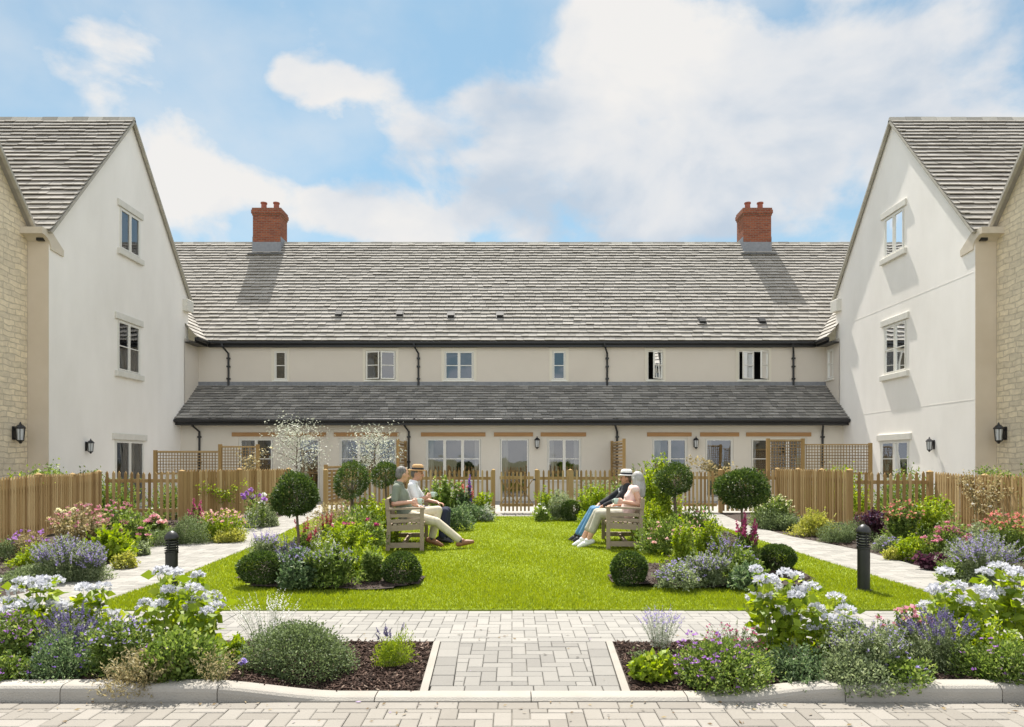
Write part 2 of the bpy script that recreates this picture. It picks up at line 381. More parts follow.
def room(parent,P,u0,u1,v0,v1,depth=1.6,curt=None,name='window_recess'):
    g=Geo()
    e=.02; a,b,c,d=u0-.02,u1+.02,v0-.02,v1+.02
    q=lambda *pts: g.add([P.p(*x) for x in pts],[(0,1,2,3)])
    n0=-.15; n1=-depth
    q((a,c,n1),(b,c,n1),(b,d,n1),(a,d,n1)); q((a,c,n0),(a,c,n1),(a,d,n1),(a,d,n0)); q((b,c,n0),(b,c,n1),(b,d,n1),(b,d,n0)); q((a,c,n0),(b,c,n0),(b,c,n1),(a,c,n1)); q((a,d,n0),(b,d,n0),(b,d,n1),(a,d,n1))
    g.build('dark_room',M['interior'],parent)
    if curt:
        for (ca,cb) in curt:
            g=Geo()
            n=max(3,int((cb-ca)/.05)); pts=[(ca+(cb-ca)*i/n, -.24-.03*(i%2)) for i in range(n+1)]
            for i in range(n): q2=[P.p(pts[i][0],v0,pts[i][1]),P.p(pts[i+1][0],v0,pts[i+1][1]),P.p(pts[i+1][0],v1,pts[i+1][1]),P.p(pts[i][0],v1,pts[i][1])]; g.add(q2,[(0,1,2,3)])
            g.build('curtain',M['curtain'],parent)
def casement(fr, pn, P, u0,u1,v0,v1,n, transom=True, f=.05, hinge=None, ang=0):
    """one opening light; hinge ('l'/'r') with an angle swings it outwards"""
    Q=P
    if hinge:
        hu=u0 if hinge=='l' else u1; s=1 if hinge=='l' else -1
        O=P.p(hu,0,n); a=R(ang)
        Uv=(P.U*s)*math.cos(a)+P.N*math.sin(a); Nv=P.N*math.cos(a)-(P.U*s)*math.sin(a)
        Q=Plane(O,Uv,P.V,Nv); wdt=u1-u0; u0,u1,n=0,wdt,0
    fr.pbox(Q,u0,u0+f,v0,v1,n,n+.05); fr.pbox(Q,u1-f,u1,v0,v1,n,n+.05)
    fr.pbox(Q,u0+f,u1-f,v0,v0+f,n,n+.05); fr.pbox(Q,u0+f,u1-f,v1-f,v1,n,n+.05)
    if transom:
        m=v0+(v1-v0)*.5; fr.pbox(Q,u0+f,u1-f,m-.014,m+.014,n+.005,n+.045)
    pn.add([Q.p(u0+f*.8,v0+f*.8,n+.02),Q.p(u1-f*.8,v0+f*.8,n+.02),Q.p(u1-f*.8,v1-f*.8,n+.02),Q.p(u0+f*.8,v1-f*.8,n+.02)],[(0,1,2,3)])
def window(parent,P,u0,u1,v0,v1,lights=2,transom=True,n=-.11,opened=None,sill=True,name='window',fmat='frame_white',curt=None,depth=1.6,door=False):
    fr=Geo(); pn=Geo(); f=.036
    fr.pbox(P,u0,u0+f,v0,v1,n,n+.07); fr.pbox(P,u1-f,u1,v0,v1,n,n+.07); fr.pbox(P,u0+f,u1-f,v1-f,v1,n,n+.07); fr.pbox(P,u0+f,u1-f,v0,v0+f,n,n+.07)
    wl=(u1-u0-2*f)/lights
    o=None
    for i in range(lights):
        a=u0+f+i*wl; b=a+wl
        if i>0: fr.pbox(P,a-.02,a+.02,v0+f,v1-f,n,n+.068)
        hg=None; an=0
        if opened and opened[i]: hg,an=opened[i]
        casement(fr,pn,P,a+.012,b-.012,v0+f+.004,v1-f-.004,n+(.03 if not hg else .075),transom,.037,hg,an)
    o=fr.build(name,M[fmat],parent)
    pn.build('pane',M['glass'],o)
    if sill:
        s=Geo(); s.pbox(P,u0-.05,u1+.05,v0-.05,v0-.004,n,.05); s.build('window_sill',M[fmat],o)
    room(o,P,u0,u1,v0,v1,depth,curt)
    if door:
        h=Geo(); h.tube([P.p(u1-.09,1.0,n+.08),P.p(u1-.09,1.0,n+.13),P.p(u1-.2,1.0,n+.13)],.012,6); h.build('handle',M['black_iron'],o)
    return o
def downpipe(parent,P,u,v0,v1,nout,noff):
    g=Geo(); r=.036
    g.tube([P.p(u-.14,v1,nout),P.p(u-.12,v1-.10,nout),P.p(u,v1-.32,noff),P.p(u,v0,noff)],r,8)
    for v in (v0+.35,(v0+v1)/2,v1-.5): g.pbox(P,u-.06,u+.06,v-.03,v+.03,0,noff+.04)
    g.build('downpipe',M['black_gutter'],parent,smooth=False)
def gutter(g,a,b,r=.07):
    a=Vector(a); b=Vector(b); g.tube([a,b],r,10)

# ---------------- terrace along the back
terr=thing('terrace_building','long cream terrace with stone slate roof and lean-to across the back of the garden','building',(0,YL,0))
T=(0,-YL,0)
def off(P): return Plane(P.O+Vector(T),P.U,P.V,P.N)
PL=off(Plane((0,YL,0),(1,0,0),(0,0,1),(0,-1,0)))
PU=off(Plane((0,YU,0),(1,0,0),(0,0,1),(0,-1,0)))
sL=F/YL; sU=F/YU
xl=lambda x:(x-CX)/sL
xu=lambda x:(x-CX)/sU
zt=2.20
GW=[(238.6,273,2,0,'w'),(297,320,1,1,'d'),(339,397,3,0,'w'),(425.6,481.5,3,0,'w'),(499.5,529.5,1,1,'d'),(547,581.5,2,0,'w'),(652,687.6,2,0,'w'),(705,733.5,1,1,'d'),(751,807,3,0,'w')]
holes=[(xl(a),xl(b),(.06 if k=='d' else .75),zt) for (a,b,n,_,k) in GW]
g=Geo(); wall_holes(g,PL,[(-W,-.1),(W,-.1),(W,2.78),(-W,2.78)],holes); g.build('ground_floor_wall',M['render_ground'],terr)
zt2=5.47; zb2=4.38
UW=[(274,287,1,None),(365.5,396,2,[('l',14),('r',10)]),(444,474,2,None),(552,566,1,None),(647.5,663,1,[('r',38)]),(738.5,768.5,2,[('r',22),('r',42)])]
holes=[(xu(a),xu(b),zb2,zt2) for (a,b,n,_) in UW]
g=Geo(); wall_holes(g,PU,[(-W+.02,3.6),(W-.02,3.6),(W-.02,5.75),(-W+.02,5.75)],holes); g.build('upper_wall',M['render_cream'],terr)
for (a,b,n,_) in UW:        # raised plain surrounds of the upper windows
    a,b=xu(a),xu(b); e=.10; g=Geo()
    g.pbox(PU,a-e,a,zb2-e,zt2+e,0,.02); g.pbox(PU,b,b+e,zb2-e,zt2+e,0,.02); g.pbox(PU,a,b,zt2,zt2+e,0,.02); g.pbox(PU,a,b,zb2-e,zb2-.055,0,.02)
    g.build('window_surround',M['frame_cream'],terr)
for i,(a,b,n,_,k) in enumerate(GW):
    if k=='w':
        ct=[(xl(a)+.02,xl(a)+.25),(xl(b)-.25,xl(b)-.02)] if i in (2,3,5,8) else [(xl(a)+.02,xl(a)+.35)]
        window(terr,PL,xl(a),xl(b),.75,zt,n,True,curt=ct,depth=2.5)
    else: window(terr,PL,xl(a),xl(b),.06,zt,1,False,name='door',sill=False,door=True,depth=2.5,curt=[(xl(a)+.1,xl(a)+.3)])
for (a,b,n,op) in UW: window(terr,PU,xu(a),xu(b),zb2,zt2,n,True,opened=op,n=-.08)
for (a,b) in [(232,278),(286,326),(334,399),(421,485.5),(494,533),(540.6,586),(647,691.5),(700,739),(746,811)]:
    g=Geo(); g.pbox(PL,xl(a),xl(b),zt+.06,zt+.20,-.05,.03); g.build('lintel',M['oak'],terr)
# return walls beside the set-back upper floor
for s in (-1,1):
    Pr=off(Plane((s*(W-.03),0,0),(0,1,0),(0,0,1),(-s,0,0)))
    hl=[(YU-.62,YU-.12,zb2,zt2)] if s==1 else []
    g=Geo(); wall_holes(g,Pr,[(YG1-.3,2.7),(YU,2.7),(YU,5.75),(YG1-.3,5.75)],hl); g.build('return_wall',M['render_cream'],terr)
    if hl: window(terr,Pr,YU-.62,YU-.12,zb2,zt2,1,True,n=-.08,depth=.6)
# main roof
ez=5.80; ey=YU-.15; ry=29.5; rz=10.80
L=math.hypot(ry-ey,rz-ez); Vd=Vector((0,ry-ey,rz-ez))/L; Nd=Vector((0,-Vd.z,Vd.y))
xi=W-.42                                  # inner corner of the eaves, where the valley starts
PR=off(Plane((0,ey,ez),(1,0,0),Vd,Nd))
g=Geo(); roof_plane(g,PR,L,[(-xi,0),(xi,0),(xi+4.4,L),(-xi-4.4,L)],gauge=.218,t=.054,wmin=.2,wmax=.42,tlow=.35,thigh=.8)
sh=(ry-ey)
g.build('roof',M['tile'],terr)
# the small slopes over the link, falling towards the middle
pit=(rz-ez)/(ry-ey)
for s in (-1,1):
    ln=2.6; Lv=math.hypot(ln,ln*pit); Vv=Vector((s*ln,0,ln*pit))/Lv; Nn=Vector((-s*pit,0,1)).normalized()
    Pv=off(Plane((s*xi,ey,ez),(0,-1,0),Vv,Nn))      # u runs towards the camera
    g=Geo()
    clip=[(0,0),(ey-YG1+.25,0),(ey-YG1+.25,Lv),(-ln,Lv)]
    roof_plane(g,Pv,Lv,clip,gauge=.235,t=.035); g.build('link_roof',M['tile'],terr)
g=Geo(); ridge_line(g,Vector((-16,ry,rz))+Vector(T),Vector((16,ry,rz))+Vector(T)); g.build('ridge_tiles',M['ridge'],terr)
# back slope so the roof is solid
g=Geo(); B=[Vector((-16,ry,rz-.03)),Vector((16,ry,rz-.03)),Vector((16,ry+4.5,ez)),Vector((-16,ry+4.5,ez)),Vector((-16,ry+4.5,0)),Vector((16,ry+4.5,0)),Vector((-xi,ey,ez-.06)),Vector((xi,ey,ez-.06)),Vector((xi+4.4,ry,rz-.06)),Vector((-xi-4.4,ry,rz-.06))]
g.add([p+Vector(T) for p in B],[(0,1,2,3),(3,2,5,4),(6,7,8,9)],.4); g.build('rear_roof',M['tile'],terr)
# eaves: fascia, soffit, gutter
g=Geo()
y0=ey+.02-YL
g.box(-xi,xi,y0,y0+.03,ez-.21,ez-.02)
g.box(-xi,xi,y0+.03,YU-YL,ez-.21,ez-.17)
for s in (-1,1):
    a,b=sorted((s*(xi+.02),s*(xi+.05))); g.box(a,b,YG1-YL-.3,y0+.03,ez-.21,ez-.02)
    a,b=sorted((s*(xi+.05),s*(W-.03))); g.box(a,b,YG1-YL-.3,y0+.03,ez-.21,ez-.17)
g.build('fascia',M['black_gutter'],terr)
g=Geo(); gutter(g,(-xi+.05,y0-.045,ez-.07),(xi-.05,y0-.045,ez-.07),.055)
for s in (-1,1): gutter(g,(s*(xi-.05),y0-.07,ez-.07),(s*(xi-.05),YG1-YL-.3,ez-.07),.07)
g.build('gutter',M['black_gutter'],terr,smooth=False)
# lean-to roof
le=YL-.42; lez=2.86; lt=YU; ltz=4.20
L2=math.hypot(lt-le,ltz-lez); V2=Vector((0,lt-le,ltz-lez))/L2; N2=Vector((0,-V2.z,V2.y))
g=Geo(); roof_plane(g,off(Plane((0,le,lez),(1,0,0),V2,N2)),L2,[(-W+.0,0),(W-.0,0),(W-.0,L2),(-W+.0,L2)],gauge=.17,t=.038,wmin=.18,wmax=.4,tlow=.3,thigh=.95)
for s in (-1,1): pass
g.build('lean_to_roof',M['tile_shaded'],terr)
g=Geo(); g.add([Vector((-W,le,lez-.04))+Vector(T),Vector((W,le,lez-.04))+Vector(T),Vector((W,lt,ltz-.05))+Vector(T),Vector((-W,lt,ltz-.05))+Vector(T)],[(0,1,2,3)]); 
g.box(-W,W,YU-YL-.03,YU-YL-.004,ltz-.02,ltz+.12); g.build('flashing',M['lead'],terr)
g=Geo(); g.box(-W,W,le-YL+.02,le-YL+.05,lez-.22,lez-.02); g.box(-W,W,le-YL+.05,0,lez-.22,lez-.18); gutter(g,(-W+.02,le-YL-.06,lez-.07),(W-.02,le-YL-.06,lez-.07),.07)
g.build('lean_to_gutter',M['black_gutter'],terr)
for x in (229,418.6,607,793): downpipe(terr,PU,xu(x),4.08,ez-.12,.32,.05)
for x in (200,409,617,822): downpipe(terr,PL,xl(x),0,lez-.12,.36,.05)
# roof vents
for x,y in ((339,315),(400,315),(451,316),(500,316),(702,322),(761.5,322)):
    zz=(YH-y)/F; # solve on the slope
    D=(ez-H-pit*ey)/(zz-pit); z=H+zz*D; X=(x-CX)/F*D
    g=Geo(); c=Vector((X,D-YL,z)); Pq=Plane(c,(1,0,0),Vd,Nd)
    g.pbox(Pq,-.12,.12,-.10,.12,.0,.12); g.pbox(Pq,-.15,.15,-.17,.17,.03,.055)
    g.build('roof_vent',M['vent'],terr)
# chimneys
for s in (-1,1):
    xa,xb=sorted((s*11.03,s*9.85)); y0c,y1c=29.05-YL,29.9-YL
    g=Geo(); g.box(xa,xb,y0c,y1c,9.9,11.85); g.box(xa-.025,xb+.025,y0c-.025,y1c+.025,11.85,11.93); g.box(xa-.055,xb+.055,y0c-.055,y1c+.055,11.93,12.08); g.box(xa-.03,xb+.03,y0c-.03,y1c+.03,12.08,12.17)
    ch=g.build('chimney',M['brick'],terr)
    g=Geo(); g.box(xa-.02,xb+.02,y0c-.02,y0c-.003,10.2,10.72); g.box(xa-.16,xb+.16,y0c-.28,y0c-.0,10.15,10.17)
    for a in (xa-.02,xb+.003):
        g.box(a,a+.017,y0c,y1c,10.3,10.95)
    g.build('flashing',M['lead'],ch)
    for px in (xa+.32,xb-.32):
        g=Geo(); g.lathe((px,(y0c+y1c)/2,12.15),[(.15,0),(.15,.05),(.12,.07),(.11,.33),(.14,.35),(.14,.40),(.10,.41),(.10,.30)],14); g.build('chimney_pot',M['clay'],ch)

# ---------------- the gabled houses on both sides
def gable_house(s,label,X0,y0,y1,ze,zp,back,wallm,win,name='gable_house',tile=True,topwin=True,verge=.12,near_wall=None,quoin=False):
    ym=(y0+y1)/2
    t=thing(name,label,'house',(s*X0,ym,0)); o=Vector((-s*X0,-ym,0))
    P=Plane(Vector((s*X0,0,0))+o,(0,1,0),(0,0,1),(-s,0,0))
    holes=[h[:4] for h in win]
    g=Geo(); wall_holes(g,P,[(y0,-.1),(y1,-.1),(y1,ze),(ym,zp),(y0,ze)],holes)
    xb=s*back
    q=lambda *p: g.add([Vector(a)+o for a in p],[tuple(range(len(p)))])
    q((s*X0,y0,-.1),(xb,y0,-.1),(xb,y0,ze),(s*X0,y0,ze)); q((s*X0,y1,-.1),(xb,y1,-.1),(xb,y1,ze),(s*X0,y1,ze))
    q((xb,y0,-.1),(xb,y1,-.1),(xb,y1,ze),(xb,ym,zp),(xb,y0,ze))
    g.build('wall',wallm,t)
    for h in win:
        w_=window(t,P,*h[:4],lights=h[4],transom=h[5],n=-.055,sill=False,name=h[6],curt=[(h[0]+.05,h[0]+.3),(h[1]-.3,h[1]-.05)] if h[6]=='patio_door' else None,door=h[6]=='patio_door')
        g=Geo(); g.pbox(P,h[0]-.12,h[1]+.12,h[3]+.01,h[3]+.20,-.03,.06,bev=.008); g.build('lintel',M['cast_stone_pale'],w_)
        if h[6]!='patio_door':
            g=Geo(); g.pbox(P,h[0]-.12,h[1]+.12,h[2]-.17,h[2]-.005,-.03,.09,bev=.01); g.build('stone_sill',M['cast_stone_pale'],w_)
    # roof slopes
    ov=.10; half=ym-y0+ov; rise=zp-ze+ov*(zp-ze)/(ym-y0); Ls=math.hypot(half,rise)
    xv=X0-verge
    for side in (-1,1):
        Vv=Vector((0,-side*half,rise))/Ls; Nn=Vector((0,side*rise,half))/Ls
        ye=ym+side*half
        Pp=Plane(Vector((s*xv,ye,ze-ov*(zp-ze)/(ym-y0)))+o,(s,0,0),Vv,Nn)
        g=Geo()
        if side==-1: roof_plane(g,Pp,Ls,[(0,0),(back-xv,0),(back-xv,Ls),(0,Ls)],gauge=.225,t=.056,tlow=.35,thigh=.8)
        else: g.pbox(Pp,0,back-xv,0,Ls,0,.03)
        g.build('roof',M['tile'],t)
        g=Geo(); g.pbox(Pp,-.015,.07,-.02,Ls+.01,-.06,-.002); g.build('verge',M['verge'],t)
    g=Geo(); ridge_line(g,Vector((s*xv,ym,zp+.02))+o,Vector((s*back,ym,zp+.02))+o); g.build('ridge_tiles',M['ridge'],t)
    return t,P,o
def kneeler(t,P,y,z):
    """corbelled stone at the foot of the gable, its moulded underside seen from the garden"""
    g=Geo(); n=7
    prof=[(y+.52,z-.30),(y+.06,z+.04),(y-.30,z+.04),(y-.30,z-.10)]+[(y-.30+.34*math.sin(k/n*math.pi/2),z-.12-.30*(1-math.cos(k/n*math.pi/2))) for k in range(n+1)]+[(y+.52,z-.46)]
    m=len(prof); vs=[P.p(a,b,-.60) for a,b in prof]+[P.p(a,b,.035) for a,b in prof]
    g.add(vs,[tuple(range(m)),tuple(range(m,2*m))]+[(k,(k+1)%m,(k+1)%m+m,k+m) for k in range(m)])
    g.build('kneeler_stone',M['cast_stone'],t)
zE,zP=7.25,11.78
for s,word,side in ((-1,'left','left'),(1,'right','right')):
    win=[(20.17,21.28,7.68,8.92,2,False,'window'),(20.05,21.28,4.06,5.57,2,True,'window'),(19.92,21.5,.02,2.02,2,False,'patio_door')]
    lab={-1:'white rendered gabled house on the left with a shaded blank wall and three openings',1:'white rendered gabled house on the right with faint horizontal lines across its sunlit wall'}[s]
    t,P,o=gable_house(s,lab,W,YG0,YG1,zE,zP,24,M['render_white'],win)
    kneeler(t,P,YG0,zE-.12)
    g=Geo(); g.box(*(sorted((0-s*.0, s*.62))),YG0-.02-20.775,YG0-.003-20.775,-.1,zE-.15); g.build('corner_render',M['render_bounce'],t)
    if s==1:
        g=Geo()
        for z in (6.15,2.95): g.pbox(P,YG0+.05,YG1-.05,z-.009,z+.009,.0,.003)
        g.build('movement_joint',M['render_white'],t)
    g=Geo(); g.box(*sorted((-s*.18,s*.02)),YG1-.42-20.775,YG1+.03-20.775,6.7,7.12,bev=.02); g.build('kneeler_stone',M['cast_stone_pale'],t)
    # the stone house nearer the camera
    lab={-1:'honey coloured stone gabled house cut off by the left edge of the photo',1:'honey coloured stone gabled house cut off by the right edge of the photo'}[s]
    X2=12.12
    t2,P2,o2=gable_house(s,lab,X2,9.9,YG0-.03,zE,zP,24,M['stone'],[(12.9,14.0,4.15,5.5,2,True,'window'),(12.9,14.0,.9,2.1,2,True,'window')],name='stone_house',verge=.22)
    g=Geo(); gutter(g,Vector((s*(X2-.42),YG0-.02,zE-.10))+o2,Vector((s*24,YG0-.02,zE-.10))+o2,.085); g.box(*sorted((s*(X2-.45)-s*X2,s*(X2-.28)-s*X2)),YG0-.12-13.485,YG0+.10-13.485,zE-.36,zE-.12)
    g.build('valley_gutter',M['black_gutter'],t2)

# ---------------- wall lanterns
def lantern_proto(x,y,z,n,label,scale=1.0,group=None):
    t=thing('wall_lantern',label,'wall light',(x,y,z),math.atan2(n[1],n[0]),group)
    g=Geo(); g.box(0,.015,-.045,.045,-.12,.12); g.tube([(.01,0,.05),(.07,0,.13),(.12,0,.16)],.010,6); g.tube([(.01,0,-.08),(.06,0,-.14),(.12,0,-.135)],.008,6); g.build('bracket',M['black_iron'],t)
    g=Geo(); c=(.12,0,0); g.lathe((.12,0,-.14),[(.015,-.05),(.03,-.02),(.055,.0),(.06,.012)],6)
    for k in range(6):
        a=math.pi*k/3; p=Vector((.12+math.cos(a)*.058,math.sin(a)*.058,-.13)); q=Vector((.12+math.cos(a)*.075,math.sin(a)*.075,.08)); g.beam(p,q,.009,.009)
    g.lathe((.12,0,.08),[(.085,0),(.088,.012),(.05,.06),(.02,.08),(.012,.11),(.002,.125)],6)
    g.build('lantern_frame',M['black_iron'],t)
    g=Geo(); g.lathe((.12,0,-.125),[(.052,0),(.068,.2)],6); g.build('lantern_glass',M['lamp_glass'],t)
    t.scale=(scale,)*3
    return t
def wl(x,z,Y): return (x-CX)/F*Y
lantern_proto(wl(537,0,YL),YL-.002,1.4+(YH-443)/sL,(0,-1),'small black wall lantern on the terrace right of the middle glazed door',1.15)
lantern_proto(wl(695,0,YL),YL-.002,1.4+(YH-443)/sL,(0,-1),'small black wall lantern on the terrace left of the right-hand glazed door',1.15)
lantern_proto(-W+.002,7919/426,1.80,(1,0),'black wall lantern on the white gable of the left house, left of its patio door',1.05)
lantern_proto(W-.002,7919/422,1.85,(-1,0),'black wall lantern on the white gable of the right house, right of its patio door',1.05)
lantern_proto(-12.12+.012,12.12*683/499,2.08,(1,0),'black wall lantern on the honey stone wall at the left edge',1.35)
lantern_proto(12.12-.012,12.12*683/494,2.08,(-1,0),'black wall lantern on the honey stone wall at the right edge',1.35)
# ================================================================== GROUND
M['ground']=mat('far_ground',(.16,.17,.08),(.24,.22,.13),1.0,.3,.3,20)
M['pave']=mat_tone('block_paving',[(0,(.192,.183,.168)),(.5,(.22,.21,.192)),(1,(.248,.236,.216))],.9,.4,90,mott=.22,mscale=9,spec=.2)
M['pave_pale']=mat_tone('pale_paving',[(0,(.225,.215,.195)),(.5,(.275,.262,.238)),(1,(.32,.305,.277))],.9,.4,90,mott=.22,mscale=9,spec=.2)
M['pave_mid']=mat_tone('cross_paving',[(0,(.235,.225,.207)),(.5,(.262,.251,.230)),(1,(.29,.277,.253))],.9,.4,90,mott=.22,mscale=9,spec=.2)
M['pave_road']=mat_tone('road_blocks',[(0,(.205,.188,.165)),(.5,(.24,.222,.196)),(1,(.275,.255,.228))],.9,.4,90,mott=.25,mscale=9,spec=.2)
M['joint']=mat('joint_sand',(.15,.14,.11),(.24,.22,.185),1.0,5,.2,200,c3=(.13,.13,.085))
M['kerb']=mat_tone('concrete_kerb',[(0,(.26,.24,.21)),(1,(.38,.355,.315))],.9,.5,120,mott=.45,mscale=4,spec=.2)
M['patio']=mat('patio_slabs',(.27,.26,.235),(.33,.315,.29),.9,.8,.2,80)
M['soil']=mat('bed_soil',(.022,.015,.011),(.052,.036,.027),1.0,14,.8,60,c3=(.032,.022,.017))
M['mulch']=mat_tone('bark_mulch',[(0,(.020,.012,.009)),(.55,(.062,.037,.028)),(.9,(.16,.11,.085)),(1,(.36,.28,.22))],.95,.4,60,mott=.08,mscale=30,spec=.2)
M['lawn']=mat('lawn_turf',(.13,.18,.012),(.20,.255,.017),1.0,2.5,.6,220,c3=(.18,.24,.016))
M['grass']=mat_tone('grass_blades',[(0,(.125,.172,.010)),(.5,(.21,.268,.015)),(1,(.30,.345,.045))],.6,mott=.32,mscale=.9,transl=.45)

g=Geo(); g.add([(-900,-900,-.08),(900,-900,-.08),(900,900,-.08),(-900,900,-.08)],[(0,1,2,3)]); tag(g.build('ground',M['ground']),kind='structure')
def sheet(name,pts,z,m,kind='structure'):
    g=Geo(); g.add([(x,y,z) for x,y in pts],[tuple(range(len(pts)))]); return tag(g.build(name,m),kind=kind)
def herring(g,clip,a,z,rot=0,rnd=random,th=.05,gap=.0017,tl=0,tr=1):
    xs=[c[0] for c in clip]; ys=[c[1] for c in clip]
    i0=int(math.floor(min(xs)/a))-2; i1=int(math.ceil(max(xs)/a))+2; j0=int(math.floor(min(ys)/a))-2; j1=int(math.ceil(max(ys)/a))+2
    for i in range(i0,i1):
        for j in range(j0,j1):
            k=(i-j)%4
            if k==0: x0,x1,y0,y1=i*a,(i+2)*a,j*a,(j+1)*a
            elif k==3: x0,x1,y0,y1=i*a,(i+1)*a,j*a,(j+2)*a
            else: continue
            block(g,clip,x0,x1,y0,y1,z,rnd,gap,tl,tr)
def block(g,clip,x0,x1,y0,y1,z,rnd=random,gap=.0017,tl=0,tr=1):
    x0+=gap;x1-=gap;y0+=gap;y1-=gap
    poly=clip_poly([(x0,y0),(x1,y0),(x1,y1),(x0,y1)],clip)
    if len(poly)<3: return
    dz=rnd.uniform(-.0018,.0018); zt=z+dz; m=len(poly); b=.005
    cx=sum(p[0] for p in poly)/m; cy=sum(p[1] for p in poly)/m
    w_=max(.02,max(p[0] for p in poly)-min(p[0] for p in poly)); h_=max(.02,max(p[1] for p in poly)-min(p[1] for p in poly))
    top=[(cx+(p[0]-cx)*(1-2*b/w_),cy+(p[1]-cy)*(1-2*b/h_),zt) for p in poly]
    mid=[(p[0],p[1],zt-.004) for p in poly]; bot=[(p[0],p[1],zt-.03) for p in poly]
    g.add(top+mid+bot,[tuple(range(m))]+[(i,i+m,(i+1)%m+m,(i+1)%m) for i in range(m)]+[(i+m,i+2*m,(i+1)%m+2*m,(i+1)%m+m) for i in range(m)],rnd.uniform(tl,tr))
# road in front of the kerb
sheet('road_base',[(-60,-25),(60,-25),(60,3.968),(-60,3.968)],-.022,M['joint'])
g=Geo(); herring(g,[(-5.6,2.2),(5.6,2.2),(5.6,3.855),(-5.6,3.855)],.10,0.0)
x=-5.6
while x<5.6:
    block(g,[(-5.6,3),(5.6,3),(5.6,4),(-5.6,4)],x,x+.23,3.857,3.966,0.0); x+=.23
tag(g.build('road',M['pave_road']),kind='structure')
def kh(X):
    l=(-X-1.0)/.85; r=(X-1.15)/.75; t=max(0,min(1,max(l,r))); t=t*t*(3-2*t); return .022+.068*t
def kz(X): return 0
g=Geo(); x=-7.2; k=0
while x<7.2:
    x1=x+.914; n=8; m=None; vs=[]
    for i in range(n+1):
        X=x+.003+(x1-x-.006)*i/n; h=kh(X)
        prof=[(3.972,-.05),(3.972,max(h-.035,.004)),(3.978,max(h-.016,.008)),(3.992,h-.004),(4.012,h),(4.095,h),(4.097,-.05)]
        m=len(prof); vs+=[(X,a,b) for a,b in prof]
    fs=[(i*m+j,(i+1)*m+j,(i+1)*m+j+1,i*m+j+1) for i in range(n) for j in range(m-1)]+[tuple(range(m)),tuple(range(n*m,n*m+m))]
    g.add(vs,fs,random.random()); x=x1
tag(g.build('kerb',M['kerb']),kind='structure')
# front path with its edging, crossing path, side paths
pc=[(-.50,4.10),(.655,4.10),(.715,5.25),(-.545,5.25)]
sheet('path_base',[(-.56,4.098),(.72,4.098),(.78,5.25),(-.60,5.25)],-.022,M['joint'])
g=Geo(); herring(g,[(-.36,4.22),(.515,4.22),(.57,5.245),(-.40,5.245)],.1,.012)
for sgn,(xa,xb),(xc,xd) in ((-1,(-.502,-.362),(-.547,-.402)),(1,(.517,.657),(.572,.717))):
    for i in range(5):
        y0=4.22+i*.205; y1=y0+.203; t0=(y0-4.1)/1.15; t1=(y1-4.1)/1.15
        a0=xa+(xc-xa)*t0; b0=xb+(xd-xb)*t0; block(g,[(a0,y0),(b0,y0),(xb+(xd-xb)*t1,y1),(xa+(xc-xa)*t1,y1)],min(xa,xc),max(xb,xd),y0,min(y1,5.245),.012)
x=-.50
while x<.60:
    block(g,pc,x,x+.21,4.102,4.218,.012); x+=.211
tag(g.build('front_path',M['pave']),kind='structure')
g=Geo()
for (a,b) in (((-.53,4.10),(-.575,5.24)),((.685,4.10),(.745,5.24))):
    g.beam((a[0],a[1],-.01),(b[0],b[1],-.01),.048,.06,tone=.35)
tag(g.build('path_edging',M['kerb']),kind='structure')
sheet('cross_path_base',[(-10,5.245),(10,5.245),(10,6.33),(-10,6.33)],-.018,M['joint'])
g=Geo(); herring(g,[(-7,5.36),(7,5.36),(7,6.22),(-7,6.22)],.1,.012)
x=-7
while x<7:
    block(g,[(-7,5.25),(7,5.25),(7,5.36),(-7,5.36)],x,x+.2,5.25,5.358,.012); block(g,[(-7,6.2),(7,6.2),(7,6.33),(-7,6.33)],x,x+.2,6.222,6.328,.012); x+=.2
tag(g.build('cross_path',M['pave_mid']),kind='structure')
LP=[(-4.02,6.33),(-4.03,8.4),(-4.15,10.4),(-4.40,13.0),(-4.75,16.0),(-4.9,18.6),(-6.0,18.6),(-5.7,16.5),(-5.8,14.5),(-6.0,11.6),(-5.3,8.6),(-5.15,7.2),(-5.3,6.33)]
RP=[(4.38,6.33),(4.38,8.4),(4.32,9.5),(4.35,12),(4.45,15),(4.55,18.6),(5.6,18.6),(5.25,16),(5.15,14.7),(5.15,12.6),(5.45,10.6),(5.35,8.2),(5.5,6.33)]
for nm,pl in (('garden_path',LP),('garden_path',RP)):
    sheet('garden_path_base',pl,-.012,M['joint'])
    g=Geo(); n=6
    for i in range(5 if True else 0):
        a,b=pl[i],pl[i+1]
        # match each stretch with the far side by interpolation along Y
        def far(y):
            q=pl[6:][::-1]
            for c,d in zip(q,q[1:]):
                if c[1]<=y<=d[1]: return c[0]+(d[0]-c[0])*(y-c[1])/(d[1]-c[1])
            return q[-1][0]
        ys=sorted(set([a[1],b[1]]+[p[1] for p in pl[6:] if a[1]<p[1]<b[1]]))
        for ya,yb in zip(ys,ys[1:]):
            xa=a[0]+(b[0]-a[0])*(ya-a[1])/(b[1]-a[1]); xb=a[0]+(b[0]-a[0])*(yb-a[1])/(b[1]-a[1])
            qa,qb=far(ya),far(yb)
            if qa<xa: cl=[(qa,ya),(xa,ya),(xb,yb),(qb,yb)]
            else: cl=[(xa,ya),(qa,ya),(qb,yb),(xb,yb)]
            herring(g,cl,.12,.010,tl=.1,tr=1.0)
    tag(g.build(nm,M['pave_pale']),kind='structure')
sheet('patio',[(-12,18.6),(12,18.6),(12,24.4),(-12,24.4)],-.006,M['patio'])
